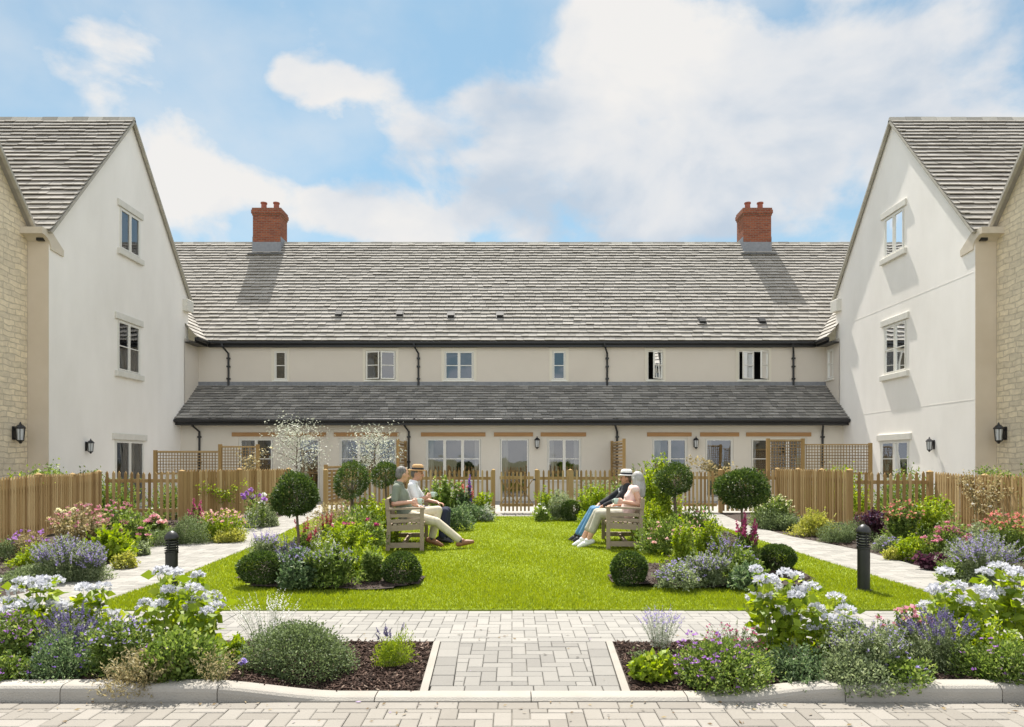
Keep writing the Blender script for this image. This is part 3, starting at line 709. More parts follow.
# low step in front of the gate
g=Geo()
x=-.9
while x<1.1:
    block(g,[(-.9,17.1),(1.1,17.1),(1.1,18.6),(-.9,18.6)],x,x+.49,17.1,17.8,.0); block(g,[(-.9,17.1),(1.1,17.1),(1.1,18.6),(-.9,18.6)],x+.2,x+.69,17.81,18.55,.0); x+=.5
tag(g.build('gate_path',M['pave']),kind='structure')

# lawn -------------------------------------------------------------
lawn=[(-3.75,6.345),(4.0,6.345),(4.36,6.7),(4.36,8.4),(4.30,9.5),(4.33,12),(4.42,15),(4.5,17.05),(-4.85,17.05),(-4.73,16.0),(-4.38,13.0),(-4.13,10.4),(-4.01,8.4),(-4.0,6.7)]
g=Geo(); n=len(lawn); g.add([(x,y,.02) for x,y in lawn]+[(x,y,-.06) for x,y in lawn],[tuple(range(n))]+[(i,(i+1)%n,(i+1)%n+n,i+n) for i in range(n)])
tag(g.build('lawn',M['lawn']),kind='structure')
BEDL=[(-3.12,7.9),(-2.85,7.4),(-2.2,7.25),(-1.3,7.3),(-.98,7.6),(-1.05,8.1),(-1.7,8.9),(-2.25,9.7),(-2.45,11),(-2.5,12.6),(-3.2,14),(-3.9,13.6),(-3.75,12),(-3.5,10.2),(-3.3,9)]
BEDR=[(1.12,7.75),(1.35,7.4),(2.2,7.3),(3.2,7.45),(3.5,8.0),(3.55,9.2),(3.85,11),(4.1,13),(3.8,14.2),(2.8,13.8),(2.5,11.5),(2.4,10),(2.0,9.0),(1.3,8.5)]
def inpoly(px,py,poly):
    ins=np.zeros(px.shape,bool); n=len(poly)
    for i in range(n):
        x0,y0=poly[i]; x1,y1=poly[(i+1)%n]
        c=((y0>py)!=(y1>py))&(px<(x1-x0)*(py-y0)/((y1-y0) if y1!=y0 else 1e-9)+x0); ins^=c
    return ins
def grass():
    n=330000
    u=rng.random(n); a,b=6.345**-1.2,17.0**-1.2; y=(a+(b-a)*u)**(-1/1.2)
    x=rng.uniform(-4.9,4.5,n)
    ok=inpoly(x,y,lawn)&~inpoly(x,y,BEDL)&~inpoly(x,y,BEDR); x,y=x[ok],y[ok]; n=len(x)
    h=rng.uniform(.014,.036,n)*(1+.15*np.sin(x*3+y*2)); w=.0022*(y/6.3)**.9*rng.uniform(.8,1.5,n)+.0016
    t=rng.uniform(0,2*np.pi,n); lean=rng.uniform(0,.8,n); lt=rng.uniform(0,2*np.pi,n)
    dx,dy=np.cos(t)*w,np.sin(t)*w
    V=np.empty((n,3,3),np.float32)
    V[:,0]=np.stack([x-dx,y-dy,np.full(n,.018)],1); V[:,1]=np.stack([x+dx,y+dy,np.full(n,.018)],1)
    V[:,2]=np.stack([x+np.cos(lt)*lean*h,y+np.sin(lt)*lean*h,.018+h],1)
    me=mesh_np('grass',V.reshape(-1,3),np.arange(n*3).reshape(n,3),np.clip(rng.normal(.45,.22,n),0,1))
    return tag(link('grass',me,M['grass']),'short bright green lawn grass between the two benches','grass',kind='stuff')
grass()
# flower beds --------------------------------------------------------
def bed(pts,name='flower_bed',z0=.0,hf=None,res=.12):
    xs=[p[0] for p in pts]; ys=[p[1] for p in pts]
    X=np.arange(min(xs)-res,max(xs)+res*2,res); Y=np.arange(min(ys)-res,max(ys)+res*2,res)
    gx,gy=np.meshgrid(X,Y,indexing='ij'); g=Geo()
    for i in range(len(X)-1):
        for j in range(len(Y)-1):
            cx,cy=X[i]+res/2,Y[j]+res/2
            if not inpoly(np.array([cx]),np.array([cy]),pts)[0]: continue
            q=[(X[i],Y[j]),(X[i+1],Y[j]),(X[i+1],Y[j+1]),(X[i],Y[j+1])]
            g.add([(a,b,soilz(a,b,z0)) for a,b in q],[(0,1,2,3)])
    return tag(g.build(name,M['soil'],smooth=False),kind='structure')
def soilz(x,y,z0=0.0):
    b=.010*math.sin(x*7.1+y*3)+.008*math.sin(y*11-x*4)
    if y<5.3: 
        t=max(0,min(1,(5.2-y)/1.0)); return z0+b*.5+.004+max(0,(kh(x)-.03))*t
    return z0+b
FB=[[(-7.3,4.10),(-.57,4.10),(-.62,5.24),(-7.3,5.24)],[(.72,4.10),(7.3,4.10),(7.3,5.24),(.78,5.24)]]
def bedq(x0,x1,f0,f1,name='flower_bed'):
    g=Geo(); nx=int((x1-x0)/.1); ny=10
    for i in range(nx):
        for j in range(ny):
            q=[]
            for (a,b) in ((i,j),(i+1,j),(i+1,j+1),(i,j+1)):
                y=4.098+(5.246-4.098)*b/ny; xa=f0(y); xb=f1(y); x=xa+(xb-xa)*a/nx; q.append((x,y,soilz(x,y)))
            g.add(q,[(0,1,2,3)])
    tag(g.build(name,M['soil'],smooth=True),kind='structure')
ex=lambda y:-.557-.045*(y-4.1)/1.15
er=lambda y:.713+.06*(y-4.1)/1.15
bedq(-7.3,-.55,lambda y:-7.3,ex); bedq(.7,7.3,er,lambda y:7.3)
bed(BEDL,z0=.055); bed(BEDR,z0=.055)
bed([(-11.5,6.33),(-5.25,6.33),(-5.15,7.2),(-5.3,8.6),(-6.0,11.6),(-5.8,14.5),(-5.7,16.5),(-6.0,18.6),(-11.5,18.6)],z0=-.005,res=.15)
bed([(5.5,6.33),(11.5,6.33),(11.5,18.6),(5.6,18.6),(5.25,16),(5.15,14.7),(5.15,12.6),(5.45,10.6),(5.35,8.2)],z0=-.005,res=.15)
bed([(-4.8,17.0),(-.9,17.0),(-.9,18.4),(-4.8,18.4)],z0=.035,res=.2); bed([(1.1,17.0),(4.5,17.0),(4.5,18.4),(1.1,18.4)],z0=.035,res=.2)
def chips(name,label,polys,n,zf,smin=.012,smax=.05):
    xs=[];ys=[]
    for k,(pl,m) in enumerate(zip(polys,n)):
        ax=[p[0] for p in pl]; ay=[p[1] for p in pl]
        x=rng.uniform(min(ax),max(ax),m*2); y=rng.uniform(min(ay),max(ay),m*2); ok=inpoly(x,y,pl); xs.append(x[ok][:m]); ys.append(y[ok][:m])
    x=np.concatenate(xs); y=np.concatenate(ys); m=len(x)
    L=rng.uniform(smin,smax,m)*rng.choice([1,1,1.6],m); Wd=rng.uniform(.005,.014,m); th=rng.uniform(.002,.005,m)
    a=rng.uniform(0,2*np.pi,m); tl=rng.normal(0,.35,m)
    u=np.stack([np.cos(a)*np.cos(tl),np.sin(a)*np.cos(tl),np.sin(tl)],1); v=np.stack([-np.sin(a),np.cos(a),rng.normal(0,.3,m)],1); wv=np.cross(u,v)
    z=np.array([zf(p,q) for p,q in zip(x,y)])+rng.uniform(.002,.018,m)
    c=np.stack([x,y,z],1); V=[]
    for su,sv,sw in ((-1,-1,-1),(1,-1,-1),(1,1,-1),(-1,1,-1),(-1,-1,1),(1,-1,1),(1,1,1),(-1,1,1)):
        V.append(c+u*(su*L/2)[:,None]+v*(sv*Wd/2*(.6 if su>0 else 1))[:,None]+wv*(sw*th/2)[:,None])
    V=np.stack(V,1).reshape(-1,3); base=(np.arange(m)*8)[:,None,None]
    Fq=(base+np.array([(3,2,1,0),(4,5,6,7),(0,1,5,4),(1,2,6,5),(2,3,7,6),(3,0,4,7)])[None]).reshape(-1,4)
    tone=np.repeat(np.clip(rng.beta(1.6,2.6,m)+(rng.random(m)>.965)*.5,0,1),6)
    tag(link(name,mesh_np(name,V,Fq,tone),M['mulch']),label,'bark mulch',kind='stuff')
chips('bark_mulch','dark brown bark chippings covering the soil of the front flower beds',[[(-5,4.1),(-.57,4.1),(-.61,5.24),(-5,5.24)],[(.73,4.1),(5,4.1),(5,5.24),(.79,5.24)],[(-2.4,4.1),(-.57,4.1),(-.61,5.24),(-2.4,5.24)],[(.73,4.1),(2.3,4.1),(2.3,5.24),(.79,5.24)]],[7000,7000,6500,5500],lambda x,y:soilz(x,y),.012,.05)
chips('bark_mulch','dark bark chippings under the plants of the two island beds on the lawn',[BEDL,BEDR],[3500,4000],lambda x,y:soilz(x,y,.055),.02,.07)
chips('bark_mulch','dark bark chippings along the outer beds beside the side paths',[[(-7,7),(-5.3,7),(-5.35,8.6),(-6.0,11.6),(-5.8,14.5),(-6.6,17),(-8,16)],[(5.4,7),(7.2,7),(8,16),(6,17),(5.2,14.7),(5.2,12.6),(5.5,10.6)]],[3000,3000],lambda x,y:soilz(x,y,-.005),.025,.08)
def litter():
    n=420; x=rng.uniform(-5,5,n); y=np.where(rng.random(n)<.45,3.95-rng.exponential(.18,n),np.where(rng.random(n)<.5,5.28+rng.exponential(.12,n),rng.uniform(3,6.3,n)))
    ok=((y<3.96)|(y>5.26))|((x>-.5)&(x<.6)); ok&=(y>2.6); x,y=x[ok],y[ok]; n=len(x); z=np.where(y<3.97,.006,.018)
    L=rng.uniform(.006,.02,n)[:,None]; a=rng.uniform(0,6.28,n); u=np.stack([np.cos(a),np.sin(a),np.zeros(n)],1); v=np.stack([-np.sin(a),np.cos(a),rng.uniform(0,.5,n)],1); c=np.stack([x,y,z],1)
    V=np.stack([c-u*L,c+v*L*.45+np.array([0,0,.002]),c+u*L+np.array([0,0,.003]),c-v*L*.2],1).reshape(-1,3)
    tag(link('fallen_leaves',mesh_np('fallen_leaves',V,np.arange(4*n).reshape(n,4),rng.random(n)),M['litter']),'tiny fallen petals and dry leaf bits scattered over the paving and road','fallen leaves',kind='stuff')
M['litter']=mat_tone('leaf_litter',[(0,(.10,.06,.03)),(.5,(.22,.16,.08)),(.8,(.30,.24,.14)),(1,(.34,.26,.42))],.9,mott=.05)
litter()

# ================================================================== FENCES
M['picket']=mat_tone('fence_timber',[(0,(.23,.14,.052)),(.5,(.355,.235,.098)),(1,(.48,.35,.175))],.85,.3,30,mott=.25,mscale=3,stretch=(3,3,.6),spec=.25)
M['lattice']=mat_tone('trellis_timber',[(0,(.20,.13,.06)),(1,(.36,.25,.125))],.85,.2,30,mott=.2,mscale=3,stretch=(3,3,.6),spec=.25)
def fence(label,a,b,hf,post=1.8,pw=.065,gap=.06,posts=None,end=True,name='picket_fence',cat='fence',group=None,start=True,th=.02,side=-1):
    A=Vector((*a,0)); B=Vector((*b,0)); d=(B-A); L=d.length; d.normalize(); n=Vector((d.y,-d.x,0))
    t=thing(name,label,cat,(A.x,A.y,0),0,group)
    P=Plane((0,0,0),d,(0,0,1),n)
    g=Geo(); u=.03; 
    while u<L-pw:
        h=hf((u)/L)+random.uniform(-.008,.008); w=pw*random.uniform(.93,1.05); l=random.uniform(-.004,.004)
        n0=.024; n1=n0+th
        pts=[(u,.05),(u+w,.05),(u+w+l,h-.05),(u+w/2+l,h),(u+l,h-.05)]
        vs=[P.p(x,z,n0) for x,z in pts]+[P.p(x,z,n1) for x,z in pts]; m=5
        g.add(vs,[(4,3,2,1,0),(5,6,7,8,9)]+[(i,(i+1)%m,(i+1)%m+m,i+m) for i in range(m)],random.random())
        u+=pw+gap*random.uniform(.85,1.15)
    g.build('pickets',M['picket'],t)
    for fr in (.22,.80):
        g=Geo(); N_=max(1,int(L/1.5)); h=[hf(i/N_)*fr for i in range(N_+1)]
        for i in range(N_): g.beam(P.p(L*i/N_,h[i],0),P.p(L*(i+1)/N_,h[i+1],0),.045,.08,tone=random.uniform(.3,.7))
        g.build('rail',M['picket'],t)
    if posts is None:
        k=max(1,round(L/post)); posts=[i/k for i in range(k+1)]
        if not start: posts=posts[1:]
        if not end: posts=posts[:-1]
    for f_ in posts:
        g=Geo(); h=hf(f_)+.02; c=f_*L; w=.05
        g.pbox(P,c-w,c+w,0,h-.03,-.055,.045,tone=random.uniform(.35,.65)); 
        vs=[P.p(c-w-.004,h-.03,-.059),P.p(c+w+.004,h-.03,-.059),P.p(c+w+.004,h-.03,.049),P.p(c-w-.004,h-.03,.049),P.p(c,h+.005,-.005)]
        g.add(vs,[(0,1,4),(1,2,4),(2,3,4),(3,0,4),(3,2,1,0)],.6)
        g.build('post',M['picket'],t)
    return t
c12=lambda f:1.17
wave=lambda f:1.155+.015*math.cos(f*2*math.pi*2)
fence('close picket fence running along the left edge below the white left house',(-7.35,8.6),(-9.5,15.7),wave,post=2.0,gap=.045,pw=.07)
fence('short open picket section facing the viewer below the patio door of the left house',(-9.35,15.7),(-7.6,15.7),lambda f:1.16+.02*math.cos(f*6.283),post=9,gap=.075,pw=.062,start=False)
fence('close picket fence slanting back towards the terrace left of the silver tree',(-7.6,15.7),(-6.05,18.5),lambda f:1.2-.0*f,post=1.6,gap=.010,pw=.07,start=False)
fence('open picket fence behind the left bench up to the middle gate',(-5.0,18.3),(-.50,18.3),c12,post=2.4,gap=.07,pw=.055)
fence('open picket fence behind the right bench from the middle gate',(.66,18.3),(4.5,18.3),c12,posts=[.0,.235,.62,1.0],gap=.07,pw=.055)
fence('close picket fence slanting forwards behind the yellow shrub on the right',(7.15,18.4),(7.27,14.7),lambda f:1.2+.015*f,post=1.2,gap=.045,pw=.075)
fence('short tight picket section beside the right garden path gate',(5.65,18.5),(7.1,18.4),c12,post=1.5,gap=.05,pw=.07,end=False)
fence('short open picket section facing the viewer below the patio door of the right house',(7.4,14.7),(9.0,14.7),lambda f:1.16+.02*math.cos(f*6.283),post=9,gap=.075,pw=.062,start=False)
fence('close picket fence running along the right edge below the white right house',(9.08,14.6),(8.0,8.6),wave,post=2.0,gap=.045,pw=.07,start=False)
def gate(label,x0,x1,y,h=1.12,brace=True):
    t=thing('garden_gate',label,'gate',(x0,y,0)); L=x1-x0; P=Plane((0,0,0),(1,0,0),(0,0,1),(0,-1,0))
    g=Geo(); u=.02; k=0
    while u<L-.05:
        f=u/L; hh=h-.10*math.sin(f*math.pi)*0+.0
        g.pbox(P,u,u+.05,.06,hh-.03,.024,.044,random.random()); g.add([P.p(u,hh-.03,.024),P.p(u+.05,hh-.03,.024),P.p(u+.025,hh,.024),P.p(u,hh-.03,.044),P.p(u+.05,hh-.03,.044),P.p(u+.025,hh,.044)],[(0,1,2),(3,4,5),(0,2,5,3),(1,2,5,4)],.6); u+=.105
    g.build('pickets',M['picket'],t)
    for z in (.22,.95):
        g=Geo(); g.pbox(P,0,L,z-.04,z+.04,-.022,.022,.6); g.build('rail',M['picket'],t)
    if brace:
        g=Geo(); c=P.p(L/2,.58,0)
        for (a,b) in (((0.03,.26),(L/2,.9)),((L-.03,.26),(L/2,.9)),((.03,.9),(L/2,.26)),((L-.03,.9),(L/2,.26))):
            g.beam(P.p(a[0],a[1],.06),P.p(b[0],b[1],.06),.022,.05,up=(0,1,0),tone=.3)
        g.build('brace',M['picket'],t)
    g=Geo(); g.pbox(P,L-.02,L+.05,.88,.92,.045,.06); g.build('latch',M['black_iron'],t)
    return t
gate('small timber picket gate with crossed braces in the middle of the far fence',-.33,.58,18.3)
gate('narrow timber picket gate at the end of the right-hand garden path',4.62,5.52,18.4,1.12,False)
def trellis(label,a,b,h0,h1,pitch=.085,lat=.022,postv=(0,1),solid=False,name='trellis_panel',ph=.05,dirs=True):
    A=Vector((*a,0)); B=Vector((*b,0)); d=(B-A); L=d.length; d.normalize(); n=Vector((d.y,-d.x,0))
    t=thing(name,label,'trellis',(A.x,A.y,0)); P=Plane((0,0,0),d,(0,0,1),n)
    g=Geo(); u=.05
    if not solid:
        while u<L-.05: g.pbox(P,u,u+lat,h0,h1,-.004,.006,random.random()); u+=pitch
        z=h0+.04
        while z<h1-.02: g.pbox(P,.04,L-.04,z,z+lat,.0062,.015,random.random()); z+=pitch
    else:
        z=h0+.04
        while z<h1-.05: g.pbox(P,.0,L,z,z+.07,-.012,.012,random.random()); z+=.105
    g.build('lattice',M['lattice'],t)
    for (z0_,z1_) in ((h1-.04,h1),(h0,h0+.04)):
        g=Geo(); g.pbox(P,.0,L,z0_,z1_,-.02,.02,.7); g.build('rail',M['picket'],t)
    for f_ in postv:
        g=Geo(); g.pbox(P,f_*L-.045,f_*L+.045,0,h1+ph,-.05,.04,.4); g.build('post',M['picket'],t)
    return t
trellis('long low square lattice panel above the fence beside the left house',(-10.5,20.1),(-8.62,20.1),1.0,1.70,postv=(0,),ph=.02)
trellis('taller square lattice panel between thick posts right of the long left panel',(-8.55,20),(-7.45,20),.9,1.84)
trellis('tall square lattice panel between thick posts below the right end of the terrace',(7.5,20.0),(8.52,20.0),.9,2.03,postv=(0,1),ph=.03)
trellis('long square lattice panel above the fence beside the right house',(8.6,20.1),(10.55,20.1),1.0,1.9,postv=(1,),ph=.03)
trellis('slatted timber screen standing out from the terrace wall behind the left bench',(-3.62,21.7),(-3.72,23.85),.3,2.05,solid=True)
trellis('slatted timber screen standing out from the terrace wall behind the right bench',(3.50,21.3),(3.50,23.85),.3,2.05,solid=True)
trellis('low brown slatted screen left of the round clipped tree by the left garden path',(-5.15,18.9),(-5.1,21.2),.2,1.25,solid=True)

# ================================================================== BOLLARDS AND BENCHES
M['bollard']=mat('bollard_black',(.012,.013,.013),(.02,.02,.02),.42,8)
M['bollard_glass']=mat('bollard_glass',(.35,.36,.34),None,.15)
def bollard(x,y,label,h=.69):
    t=thing('bollard_light',label,'bollard light',(x,y,.02)); r=.062
    g=Geo(); g.lathe((0,0,0),[(.085,0),(.085,.012),(r,.014),(r,h*.63),(r+.006,h*.635),(r+.006,h*.66),(r-.01,h*.665)],28); g.build('post',M['bollard'],t,smooth=False)
    g=Geo(); g.lathe((0,0,h*.66),[(r-.018,0),(r-.018,h*.23)],20); g.build('light_glass',M['bollard_glass'],t,smooth=True)
    g=Geo()
    for k in range(5):
        z=h*(.685+.042*k); g.lathe((0,0,z),[(r-.018,.007),(r+.008,-.004),(r+.010,.0),(r-.016,.013)],28)
    for k in range(3):
        a=2.1*k+.5; g.beam((math.cos(a)*(r-.004),math.sin(a)*(r-.004),h*.65),(math.cos(a)*(r-.004),math.sin(a)*(r-.004),h*.9),.01,.01)
    g.build('louvres',M['bollard'],t)
    g=Geo(); g.lathe((0,0,h*.895),[(r+.008,-.012),(r+.011,0),(r+.008,.018),(r-.004,.045),(r-.025,.066),(.018,.078),(.001,.081)],28); g.build('cap',M['bollard'],t,smooth=True)
    return t
bollard(-3.64,7.30,'black bollard light rising behind the blue hydrangea on the left',.62)
bollard(3.75,7.28,'black bollard light standing clear on the right corner of the lawn',.70)
M['teak']=mat_tone('weathered_teak',[(0,(.20,.15,.105)),(.5,(.32,.25,.185)),(1,(.44,.365,.285))],.8,.25,40,mott=.25,mscale=5,stretch=(4,.8,4),spec=.3)
def bench(label,x,y,face,L=1.5,rz=0):
    """face +1: sitters look towards +X; x is the front-leg line, y the near end"""
    t=thing('garden_bench',label,'bench',(x,y,.02),rz); s=-face    # s points to the back
    D=.52
    for yy in (.03,L-.03):
        g=Geo(); g.box(*sorted((-.03,.03)),yy-.03,yy+.03,0,.64,.5); g.build('leg',M['teak'],t)
        g=Geo(); g.beam((s*D,yy,0),(s*(D-.02),yy,.42),.06,.06,(0,1,0)); g.beam((s*(D-.02),yy,.42),(s*(D+.015),yy,.79),.06,.05,(0,1,0)); g.build('leg',M['teak'],t)
        g=Geo(); vs=[]
        g.beam((-s*.05,yy,.655),(s*(D+.02),yy,.645),.075,.03); g.build('armrest',M['teak'],t)
        g=Geo(); g.beam((0,yy,.55),(s*D,yy,.54),.03,.05); g.beam((0,yy,.47),(s*D,yy,.455),.03,.05); g.beam((0,yy,.375),(s*D,yy,.345),.045,.085); g.beam((0,yy,.09),(s*D,yy,.09),.045,.075); g.build('side_rails',M['teak'],t)
    g=Geo(); g.beam((s*.0,.03,.375),(s*.0,L-.03,.375),.03,.085); g.beam((s*(D-.02),.03,.34),(s*(D-.02),L-.03,.34),.03,.07); g.beam((s*.28,.05,.10),(s*.28,L-.05,.10),.05,.05); g.build('stretcher',M['teak'],t)
    g=Geo()
    for k in range(8):
        f_=k/7; g.beam((s*(.0+f_*.50)-s*.02,.0+.01,.432-.03*f_),(s*(.0+f_*.50)-s*.02,L-.01,.432-.03*f_),.048,.022,tone=random.random())
    g.build('seat',M['teak'],t)
    g=Geo()
    g.beam((s*(D+.01),.03,.765),(s*(D+.01),L-.03,.765),.035,.08,(-.2*s,0,1)); g.beam((s*(D+.0),.03,.49),(s*(D+.0),L-.03,.49),.03,.05)
    y_=.12
    while y_<L-.1: g.beam((s*(D+.0),y_,.50),(s*(D+.005),y_,.74),.05,.014,(0,1,0) ,tone=random.random()); y_+=.095
    g.build('backrest',M['teak'],t)
    return t
bench('weathered timber bench on the left of the lawn with two men sitting on it',-1.38,10.45,1,rz=R(4.5))
bench('weathered timber bench on the right of the lawn with two women sitting on it',1.50,10.62,-1,rz=R(-4.5))
# ================================================================== PLANTS
def fol(name,a,b,c=None,tr=.4,rough=.55,mott=.18):
    st=[(0,a),(1,b)] if c is None else [(0,a),(.55,b),(1,c)]
    M[name]=mat_tone(name,st,rough,mott=mott,mscale=3.5,transl=tr,spec=.35)
fol('box',(.022,.046,.010),(.060,.105,.020),(.17,.225,.06),tr=.3)
fol('mid',(.06,.11,.022),(.17,.245,.05),(.38,.44,.14))
fol('lime',(.12,.19,.018),(.26,.35,.03),(.44,.50,.08))
fol('golden',(.20,.23,.035),(.38,.39,.08),(.52,.50,.17))
fol('greygreen',(.11,.15,.07),(.23,.28,.14),(.42,.46,.28))
fol('bluegreen',(.05,.095,.040),(.13,.195,.085),(.30,.36,.19))
fol('silver',(.30,.33,.25),(.52,.55,.45),(.74,.76,.68),tr=.25)
fol('plum',(.035,.014,.022),(.085,.030,.05),(.16,.08,.10))
fol('straw',(.20,.17,.08),(.34,.29,.15),(.46,.42,.26))
fol('hebe',(.07,.10,.035),(.15,.20,.085),(.27,.33,.19))
def flo(name,a,b,tr=.3): fol(name,a,b,None,tr,.7,.12)
flo('f_hydrangea',(.42,.425,.48),(.70,.70,.72)); flo('f_white',(.70,.70,.68),(.88,.87,.84)); flo('f_lilac',(.34,.26,.58),(.58,.50,.78)); flo('f_purple',(.15,.075,.36),(.36,.20,.62))
flo('f_lavender',(.11,.09,.20),(.24,.20,.36)); flo('f_violet',(.32,.14,.44),(.52,.29,.62)); flo('f_pink',(.50,.17,.24),(.68,.38,.42)); flo('f_palepink',(.74,.42,.42),(.86,.66,.62))
flo('f_red',(.30,.04,.06),(.50,.12,.14)); flo('f_magenta',(.34,.05,.14),(.56,.14,.27)); flo('f_cream',(.70,.66,.42),(.84,.82,.62)); flo('f_yellow',(.68,.50,.05),(.82,.66,.15)); flo('f_coral',(.58,.20,.17),(.74,.36,.30))
M['bark']=mat('bark',(.09,.065,.045),(.17,.13,.09),.95,14,.6,50,stretch=(3,3,.7))
M['stem']=mat('green_stem',(.08,.12,.03),(.15,.18,.06),.8,6)
def nrm(a): return a/np.maximum(np.linalg.norm(a,axis=-1,keepdims=True),1e-9)
def leafmesh(C,Dr,L,wr=.5,bend=.15,tone=None):
    """one folded pointed leaf (a quad) per centre"""
    n=len(C); Dr=nrm(Dr); s=nrm(np.cross(Dr,nrm(rng.normal(size=(n,3)))+1e-3)); u=np.cross(s,Dr)
    L=np.broadcast_to(L,(n,))[:,None]; w=L*wr*.5
    V=np.stack([C,C+Dr*L*.45+s*w+u*L*bend,C+Dr*L,C+Dr*L*.45-s*w+u*L*bend],1).reshape(-1,3)
    if tone is None: tone=np.clip(rng.normal(.45,.24,n),0,1)
    return V,np.arange(4*n).reshape(n,4),tone
def merge(parts):
    V=[];Fq=[];T=[];b=0
    for v,f,t in parts:
        V.append(v);Fq.append(f+b);T.append(t);b+=len(v)
    return np.concatenate(V),np.concatenate(Fq),np.concatenate(T)
def vbuild(name,parts,m,parent):
    V,Fq,T=merge(parts); return link(name,mesh_np(name,V,Fq,T),M[m],parent)
def lump(n,k=7,amp=.22):
    """lumpy radius multiplier for unit directions"""
    c=nrm(rng.normal(size=(k,3))); a=rng.uniform(.5,1,k)*amp
    def f(d): 
        r=np.zeros(len(d))
        for i in range(k): r+=a[i]*np.exp(-((1-d@c[i])/.12))
        return 1+np.clip((r-r.mean())*1.5,-.42,.42)
    return f
def shell(n,w,d,h,inner=.55,low=-.05,amp=.22,flat=1.0):
    dr=nrm(rng.normal(size=(n*2,3))); dr=dr[dr[:,2]>low][:n]
    f=lump(n,9,amp); r=f(dr)*(inner+(1-inner)*rng.random(len(dr))**.5)
    return dr*(r*np.exp(rng.normal(0,.07,len(dr))))[:,None]*np.array([w/2,d/2,h]),dr
def ribbons(P0,P1,wd,sag,seg=4,tone=None):
    """thin bent stems from P0 to P1"""
    n=len(P0); s=nrm(np.cross(P1-P0,nrm(rng.normal(size=(n,3))))); t=np.linspace(0,1,seg+1)
    mid=np.stack([P0[:,0]+(P1-P0)[:,0]*.25,P0[:,1]+(P1-P0)[:,1]*.25,P0[:,2]+(P1-P0)[:,2]*.6],1)
    V=[]
    for k in t:
        c=(1-k)**2*P0+2*k*(1-k)*mid+k*k*P1; w=(wd*(1-.6*k)); V.append(np.stack([c-s*w/2,c+s*w/2],1))
    V=np.stack(V,1).reshape(-1,3); base=(np.arange(n)*(seg+1)*2)[:,None,None]
    q=np.array([(2*i,2*i+1,2*i+3,2*i+2) for i in range(seg)])[None]
    Fq=(base+q).reshape(-1,4); return V,Fq,np.full(len(Fq),.4 if tone is None else tone)
def bez(P0,P1,k):
    mid=np.stack([P0[:,0]+(P1-P0)[:,0]*.25,P0[:,1]+(P1-P0)[:,1]*.25,P0[:,2]+(P1-P0)[:,2]*.6],1); k=k[:,None]
    return (1-k)**2*P0+2*k*(1-k)*mid+k*k*P1
def heads(C,r,petals=9,flat=.5,up=.3):
    """small flower heads: petals fanned round every centre"""
    n=len(C); Cc=np.repeat(C,petals,0); d=nrm(rng.normal(size=(n*petals,3))); d[:,2]=np.abs(d[:,2])*flat+up*.3; d=nrm(d)
    rr=np.repeat(np.broadcast_to(r,(n,)),petals)
    return leafmesh(Cc+d*rr[:,None]*.2,d,rr*rng.uniform(.75,1.1,n*petals),.75,.12)
def mound(w,h,m='mid',leaf=.035,k=1.0,d=None,flower=None,fn=0,fr=.02,inner=.4,wr=.5,amp=.42,top=True,fz=.3,updir=.5,n=None,petals=9):
    d=d or w*.85
    A=3.1*(w/2)*(d/2+h); n=n or int(min(9000,max(150,k*2.0*A/(leaf*leaf*wr*.5))))
    P,dr=shell(n,w,d,h,inner,-.02,amp); P[:,2]=np.abs(P[:,2])+.005
    Dd=dr+rng.normal(size=P.shape)*.75+np.array([0,0,updir])
    out=[('foliage',m,[leafmesh(P,Dd,leaf*rng.uniform(.6,1.25,len(P)),wr)])]
    nsh=int(26+26*w/max(h,.15)) if m!='hebe' else 10
    q0,_=shell(nsh,w*.8,d*.8,h*.7,.6,.05); q0[:,2]=np.abs(q0[:,2]); q1=q0*rng.uniform(1.15,1.55,(len(q0),1))+rng.normal(size=q0.shape)*.05*w; q1[:,2]+=h*rng.uniform(.05,.30,len(q0)); q1[:,2]=np.maximum(q1[:,2],.03)
    ii=np.repeat(np.arange(len(q0)),16); kk=rng.random(len(ii)); cc=bez(q0[ii],q1[ii],kk); out[0][2].append(leafmesh(cc,rng.normal(size=cc.shape)+(q1-q0)[ii]*3,leaf*rng.uniform(.5,1.1,len(cc)),wr))
    ns=int(12+w*30); a=rng.uniform(0,6.28,ns); p0=np.stack([np.cos(a)*w*.08,np.sin(a)*d*.08,np.zeros(ns)],1); p1,_=shell(ns,w*.85,d*.85,h*.9,.6,.1); p1=p1[:ns]; 
    out.append(('stems','stem',[ribbons(p0[:len(p1)],p1,.006,0)]))
    if flower and fn:
        Pf,df=shell(fn*2,w*1.02,d*1.02,h*1.04,.88,fz); Pf=Pf[:fn]; Pf[:,2]+=.01
        if fn<=60: out+=[('flower',flower,[heads(p[None],fr,petals)]) for p in Pf]
        else: out.append(('flowers',flower,[heads(Pf,fr,petals)]))
    return out
